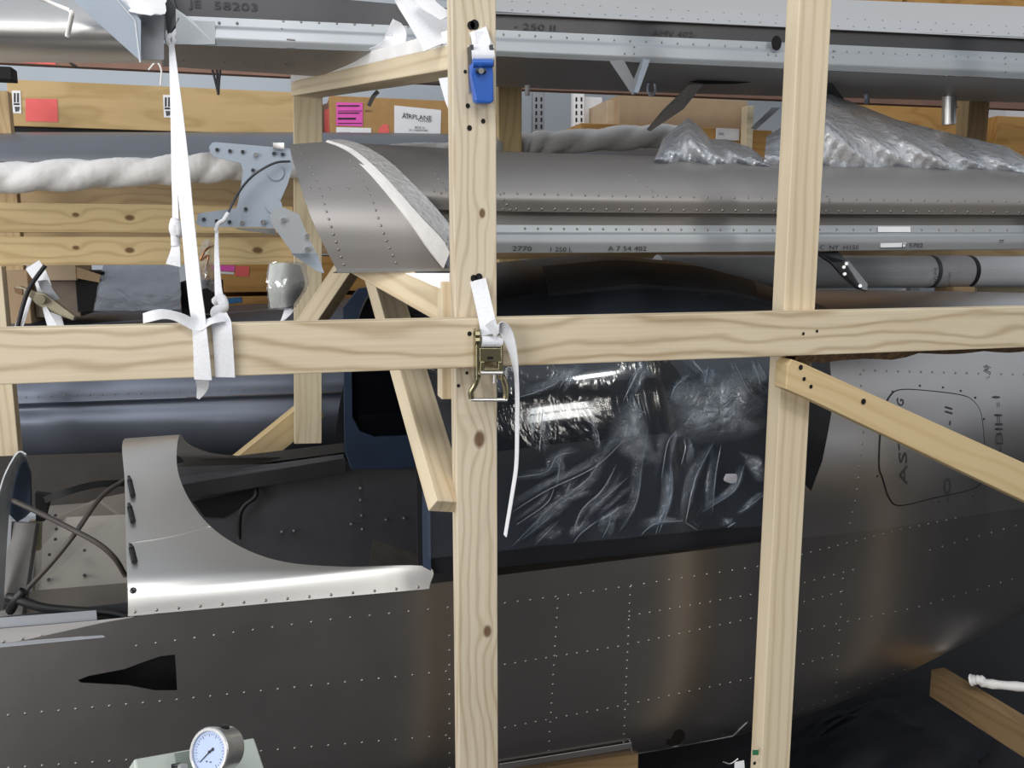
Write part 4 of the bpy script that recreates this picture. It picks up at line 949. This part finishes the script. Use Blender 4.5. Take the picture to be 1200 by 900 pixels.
# ratchets on the middle post
def Z(px, py, Y=-.001): return at(px, py, Y)
r1 = thing('ratchet_strap', 'white strap with blue handled ratchet near the top of the middle post', 'ratchet strap', Z(566, 90))
ribbon('webbing', [Z(559,32,.004), Z(563,45,-.010), Z(564,58,-.018), Z(562,70,-.022)], .032, M_strap, r1, samples=14)
plate('strap_fold', [Z(556,36,-.006), Z(571,37,-.006), Z(580,57,-.012), Z(569,53,-.014), Z(557,50,-.014)], M_strap, r1, .002)
for x in (551, 574): plate('ratchet_plate', [Z(x,52,-.028), Z(x+4,52,-.028), Z(x+5,78,-.028), Z(x+1,78,-.028)], M_dsteel, r1, .026, .001)
cyl('ratchet_drum', Z(552,66,-.022), Z(578,66,-.022), .011, M_strap, r1, 16)
hb = plate('handle', [Z(552,74,-.036), Z(577,74,-.036), Z(578,84,-.038), Z(579,118,-.032), Z(576,121,-.032), Z(560,121,-.032), Z(557,118,-.032), Z(553,88,-.038)], M_blue, r1, .022, .004)
cyl('grip_bar', Z(554,74,-.036), Z(577,74,-.036), .007, M_blue, hb, 12); cyl('release_pin', Z(558,83,-.04), Z(569,83,-.04), .004, M_dsteel, hb, 10)
cyl('bolt', Z(564,83,-.038), Z(564,83,-.046), .005, M_steel, hb, 10)
plate('slot_plate', [Z(548,54,-.006), Z(551,52,-.006), Z(552,108,-.004), Z(549,108,-.004)], M_steel, r1, .003)
r2 = thing('ratchet_strap', 'zinc plated ratchet with white strap where the rail crosses the middle post', 'ratchet strap', Z(574, 430))
ribbon('webbing', [Z(560,328,-.002), Z(564,345,-.012), Z(570,372,-.050), Z(574,392,-.066)], .030, M_strap, r2, samples=14)
for x in (558, 587):
    plate('ratchet_plate', [Z(x,386,-.070), Z(x+3,386,-.070), Z(x+3,446,-.070), Z(x,446,-.070)], M_zinc, r2, .022, .001)
cyl('ratchet_drum', Z(564,400,-.062), Z(588,400,-.062), .0105, M_strap, r2, 16)
for y in (392, 399): 
    g = cyl('ratchet_gear', Z(556,y,-.063), Z(561,y,-.063), .010, M_zinc, r2, 10)
plate('pawl_plate', [Z(562,408,-.070), Z(587,408,-.070), Z(588,424,-.070), Z(562,424,-.070)], M_zinc, r2, .004, .001)
plate('pawl_slot', [Z(571,418,-.071), Z(578,418,-.071), Z(578,421,-.071), Z(571,421,-.071)], M_gap, r2, .001)
plate('pawl_plate', [Z(563,424,-.072), Z(568,424,-.072), Z(568,432,-.072), Z(584,432,-.072), Z(584,424,-.072), Z(588,424,-.072), Z(589,437,-.072), Z(562,437,-.072)], M_zinc, r2, .012, .001)
plate('ratchet_slot', [Z(566,405,-.066), Z(584,405,-.066), Z(584,412,-.066), Z(566,412,-.066)], M_gap, r2, .002)
cyl('cross_pin', Z(563,437,-.072), Z(589,437,-.072), .0035, M_steel, r2, 10); cyl('spring_pin', Z(579,438,-.06), Z(579,449,-.06), .003, M_steel, r2, 8)
tube('handle_frame', [Z(560,440,-.062), Z(557,450,-.056), Z(552,459,-.052), Z(553,468,-.05)], .0055, M_zinc, r2)
tube('handle_frame', [Z(588,440,-.062), Z(592,450,-.056), Z(593,460,-.052), Z(592,468,-.05)], .0055, M_zinc, r2)
cyl('handle_bar', Z(552,468.5,-.052), Z(594,468.5,-.052), .0035, M_steel, r2, 12)
ribbon('strap_tail', [Z(574,388,-.078), Z(583,382,-.084), Z(592,388,-.082), Z(599,405,-.078), Z(604,430,-.072), Z(606,460,-.07), Z(606,500,-.07), Z(605,545,-.07), Z(600,580,-.07), Z(592,628,-.07)], .028, M_strap, r2, samples=60, twist=lambda u: 1.25*min(1, max(0, (u-.15)*3)), widths=lambda u: 1-.45*u)
# far ratchet at the left
r3 = thing('ratchet_strap', 'far ratchet with tan steel handle and white straps under the left rails', 'ratchet strap', at(55, 370, 1.2))
M_tan = plain('tan_steel', 'a59c86', .45, .5)
plate('handle', [at(x, y, 1.2) for x, y in ((16,337),(22,335),(38,342),(52,344),(88,371),(86,376),(60,366),(44,358),(34,348),(18,344))], M_tan, r3, .03, .003)
plate('side_plate', [at(x, y, 1.21) for x, y in ((44,329),(54,328),(70,350),(64,352),(48,340))], M_grey, r3, .01)
cyl('ratchet_gear', at(46,351,1.2), at(46,351,1.17), .015, M_tan, r3, 14)
plate('handle_grip', [at(x, y, 1.195) for x, y in ((16,337),(26,339),(26,346),(18,343))], plain('brown_grip', '7a5c3c', .6), r3, .03)
ribbon('webbing', [at(38,310,1.24), at(48,326,1.22), at(54,345,1.22)], .045, M_strap, r3, samples=10)
ribbon('webbing', [at(34,345,1.22), at(29,362,1.2), at(22,384,1.18)], .035, M_strap, r3, samples=10, twist=lambda u: .4)
ribbon('webbing', [at(52,360,1.2), at(57,372,1.18), at(63,386,1.16)], .022, M_strap, r3, samples=10, widths=lambda u: .5+.8*u)
ribbon('webbing', [at(64,362,1.24), at(68,376,1.24), at(71,388,1.24)], .028, M_strap, r3, samples=10)
tube('cord', [at(53,311,1.19), at(36,335,1.18), at(28,355,1.18), at(20,386,1.17)], .006, M_ink, r3)

# ------------------------------------------------------------------ cables in the firewall bay
ck = thing('control_cables', 'grey brown control cables looped loose in the firewall bay', 'cables', at(90, 640, .45))
for pts, r in (([(14,586,.44),(40,598,.42),(80,618,.40),(115,637,.38),(135,655,.38),(147,675,.40)], .0058), ([(147,562,.62),(128,574,.55),(112,590,.48),(88,625,.42),(60,660,.42),(32,690,.44)], .0055)):
    tube('cable', [at(*p) for p in pts], r, M_cable, ck)
hh = tube('rubber_hose', [at(10,700,.40), at(20,702,.38), at(50,712,.37), at(90,716,.37), at(130,719,.36), at(150,724,.35)], .010, M_rubber); tag(hh, 'black rubber hose lying along the lower edge of the firewall bay', 'hose')
tube('hose', [at(12,716,.40), at(18,704,.38), at(28,692,.38)], .010, M_rubber, hh)
h2 = ribbon('rubber_strip', [at(52,586,.58), at(80,576,.6), at(112,568,.64), at(145,566,.68)], .016, M_rubber, None, side=(0,.5,1), thick=.004); tag(h2, 'black rubber strip along the top edge of the bay panel', 'strip')

# ------------------------------------------------------------------ pressure gauge on its enamelled box, near the camera
gb = thing('gauge_housing', 'pale green enamelled housing at the bottom edge under the round gauge', 'housing', at(240, 930, -.33))
top = [at(157,889,-.34), at(298,864,-.27), at(330,960,-.36), at(170,980,-.42)]
plate('housing_top', top, M_box, gb, .05, .003)
plate('gauge_plate', [p+Vector((0,-.004,.004)) for p in (at(205,884,-.35), at(240,878,-.33), at(262,930,-.37), at(212,930,-.39))], M_box2, gb, .003)
tube('clip', [at(201,898,-.37), at(212,896,-.37)], .003, M_dsteel, gb); cyl('screw', at(212,899,-.39), at(216,899,-.40), .005, M_steel, gb, 8)
gg = thing('pressure_gauge', 'round steel pressure gauge with pale blue dial', 'gauge', at(255, 880, -.35))
c = at(246, 881, -.40); ax = Vector((-.56, -.74, .38)).normalized(); rG = .0305
a = ax.orthogonal().normalized(); 
def gring(r, h, n=40):
    e1 = ax.cross(Vector((0,0,1))).normalized(); e2 = e1.cross(ax)*1
    return [c + e1*r*math.cos(6.28318*k/n) + e2*r*math.sin(6.28318*k/n) + ax*h for k in range(n)]
def lathe(name, prof, mat, parent, n=40):
    v = []; f = []
    for r, h in prof: v += gring(r, h, n)
    for i in range(len(prof)-1):
        for k in range(n): f.append((i*n+k, i*n+(k+1)%n, (i+1)*n+(k+1)%n, (i+1)*n+k))
    f.append(tuple(range(n))[::-1]); f.append(tuple((len(prof)-1)*n+k for k in range(n)))
    return recalc(obj(name, v, f, mat, parent, smooth=False, bev=0))
case = lathe('case', [(.028,-.038),(.0295,-.036),(.0295,-.008),(.0320,-.006),(.0325,.002),(.031,.004),(.0275,.004),(.0272,-.001)], M_steel, gg)
lathe('dial', [(.0270,-.002),(.0270,.0005)], M_dial, gg)
e1 = ax.cross(Vector((0,0,1))).normalized(); e2 = e1.cross(ax)
if e1.dot(RT) < 0: e1 = -e1
if e2.z < 0: e2 = -e2
def gp(x, y, h=.0012): return c + e1*x*rG + e2*y*rG + ax*h
def gq(name, pts, mat, th=.0005, h=.0015): return plate(name, [gp(x, y, h) for x, y in pts], mat, gg, th)
gq('needle', [(-.42,-.52),(-.40,-.55),(.02,-.03),(.10,.04),(.20,.08),(.22,.18),(.12,.22),(.06,.12),(-.02,.01)], M_ink)
gq('needle_hub', [(.07*math.cos(k*.785), .07*math.sin(k*.785)) for k in range(8)], M_ink, .0008, .002)
for k in range(28):
    t = R(225-270*k/27); l = .64 if k % 3 == 0 else .71
    gq('dial_mark', [(l*math.cos(t-.012),l*math.sin(t-.012)),(.78*math.cos(t-.012),.78*math.sin(t-.012)),(.78*math.cos(t+.012),.78*math.sin(t+.012)),(l*math.cos(t+.012),l*math.sin(t+.012))], M_inkg, .0002, .0011)
for x, y in ((-.05,-.42),(.16,-.40)): gq('dial_mark', [(x-.04,y-.03),(x+.04,y-.03),(x+.04,y+.03),(x-.04,y+.03)], M_inkg, .0002, .0011)
pv = c + e2*.0300 - ax*.020; cyl('filler_plug', pv - e2*.002, pv + e2*.002, .0075, M_rubber, gg, 16); cyl('plug_slot', pv+e2*.002, pv+e2*.003, .0035, M_dsteel, gg, 8)
pv = c - e2*.028 - ax*.02; cyl('stem', pv, pv - e2*.05, .008, M_steel, gg, 12)

# ------------------------------------------------------------------ under the tail
tp = []
tsh = sheet('tarpaulin', [[atz(900,990,.02), atz(1000,960,.03), atz(1130,1000,.02)], [atz(900,900,.03), atz(1010,865,.10), atz(1150,900,.04)], [atz(960,840,.03), atz(1060,815,.06), atz(1180,830,.03)]], M_tarp, None, 14, 18, jit=.006)
tag(tsh, 'dark bluish tarpaulin crumpled on the floor under the tail', 'tarpaulin')
st = tube('wrapped_strut', [atz(1138,797,.28), atz(1150,797,.29), atz(1165,802,.28), atz(1290,812,.28)], .014, M_wrapw, None, 10, 30, lambda u: 1.25-.3*min(1,u*6)+.1*math.sin(u*60)); tag(st, 'white film wrapped strut lying on the sill timber under the tail', 'strut')
sw = tag(sheet('paper_scrap', rows([(861,893,.20),(872,891,.20)], [(861,905,.19),(873,905,.19)]), M_white, None, 3, 3), 'white paper scrap showing beside the right post at the bottom', 'scrap')
tube('wire_end', [at(848,893,.2), at(856,895,.2), at(865,889,.2)], .002, M_steel, sw)
build_rivets(A_rivet)
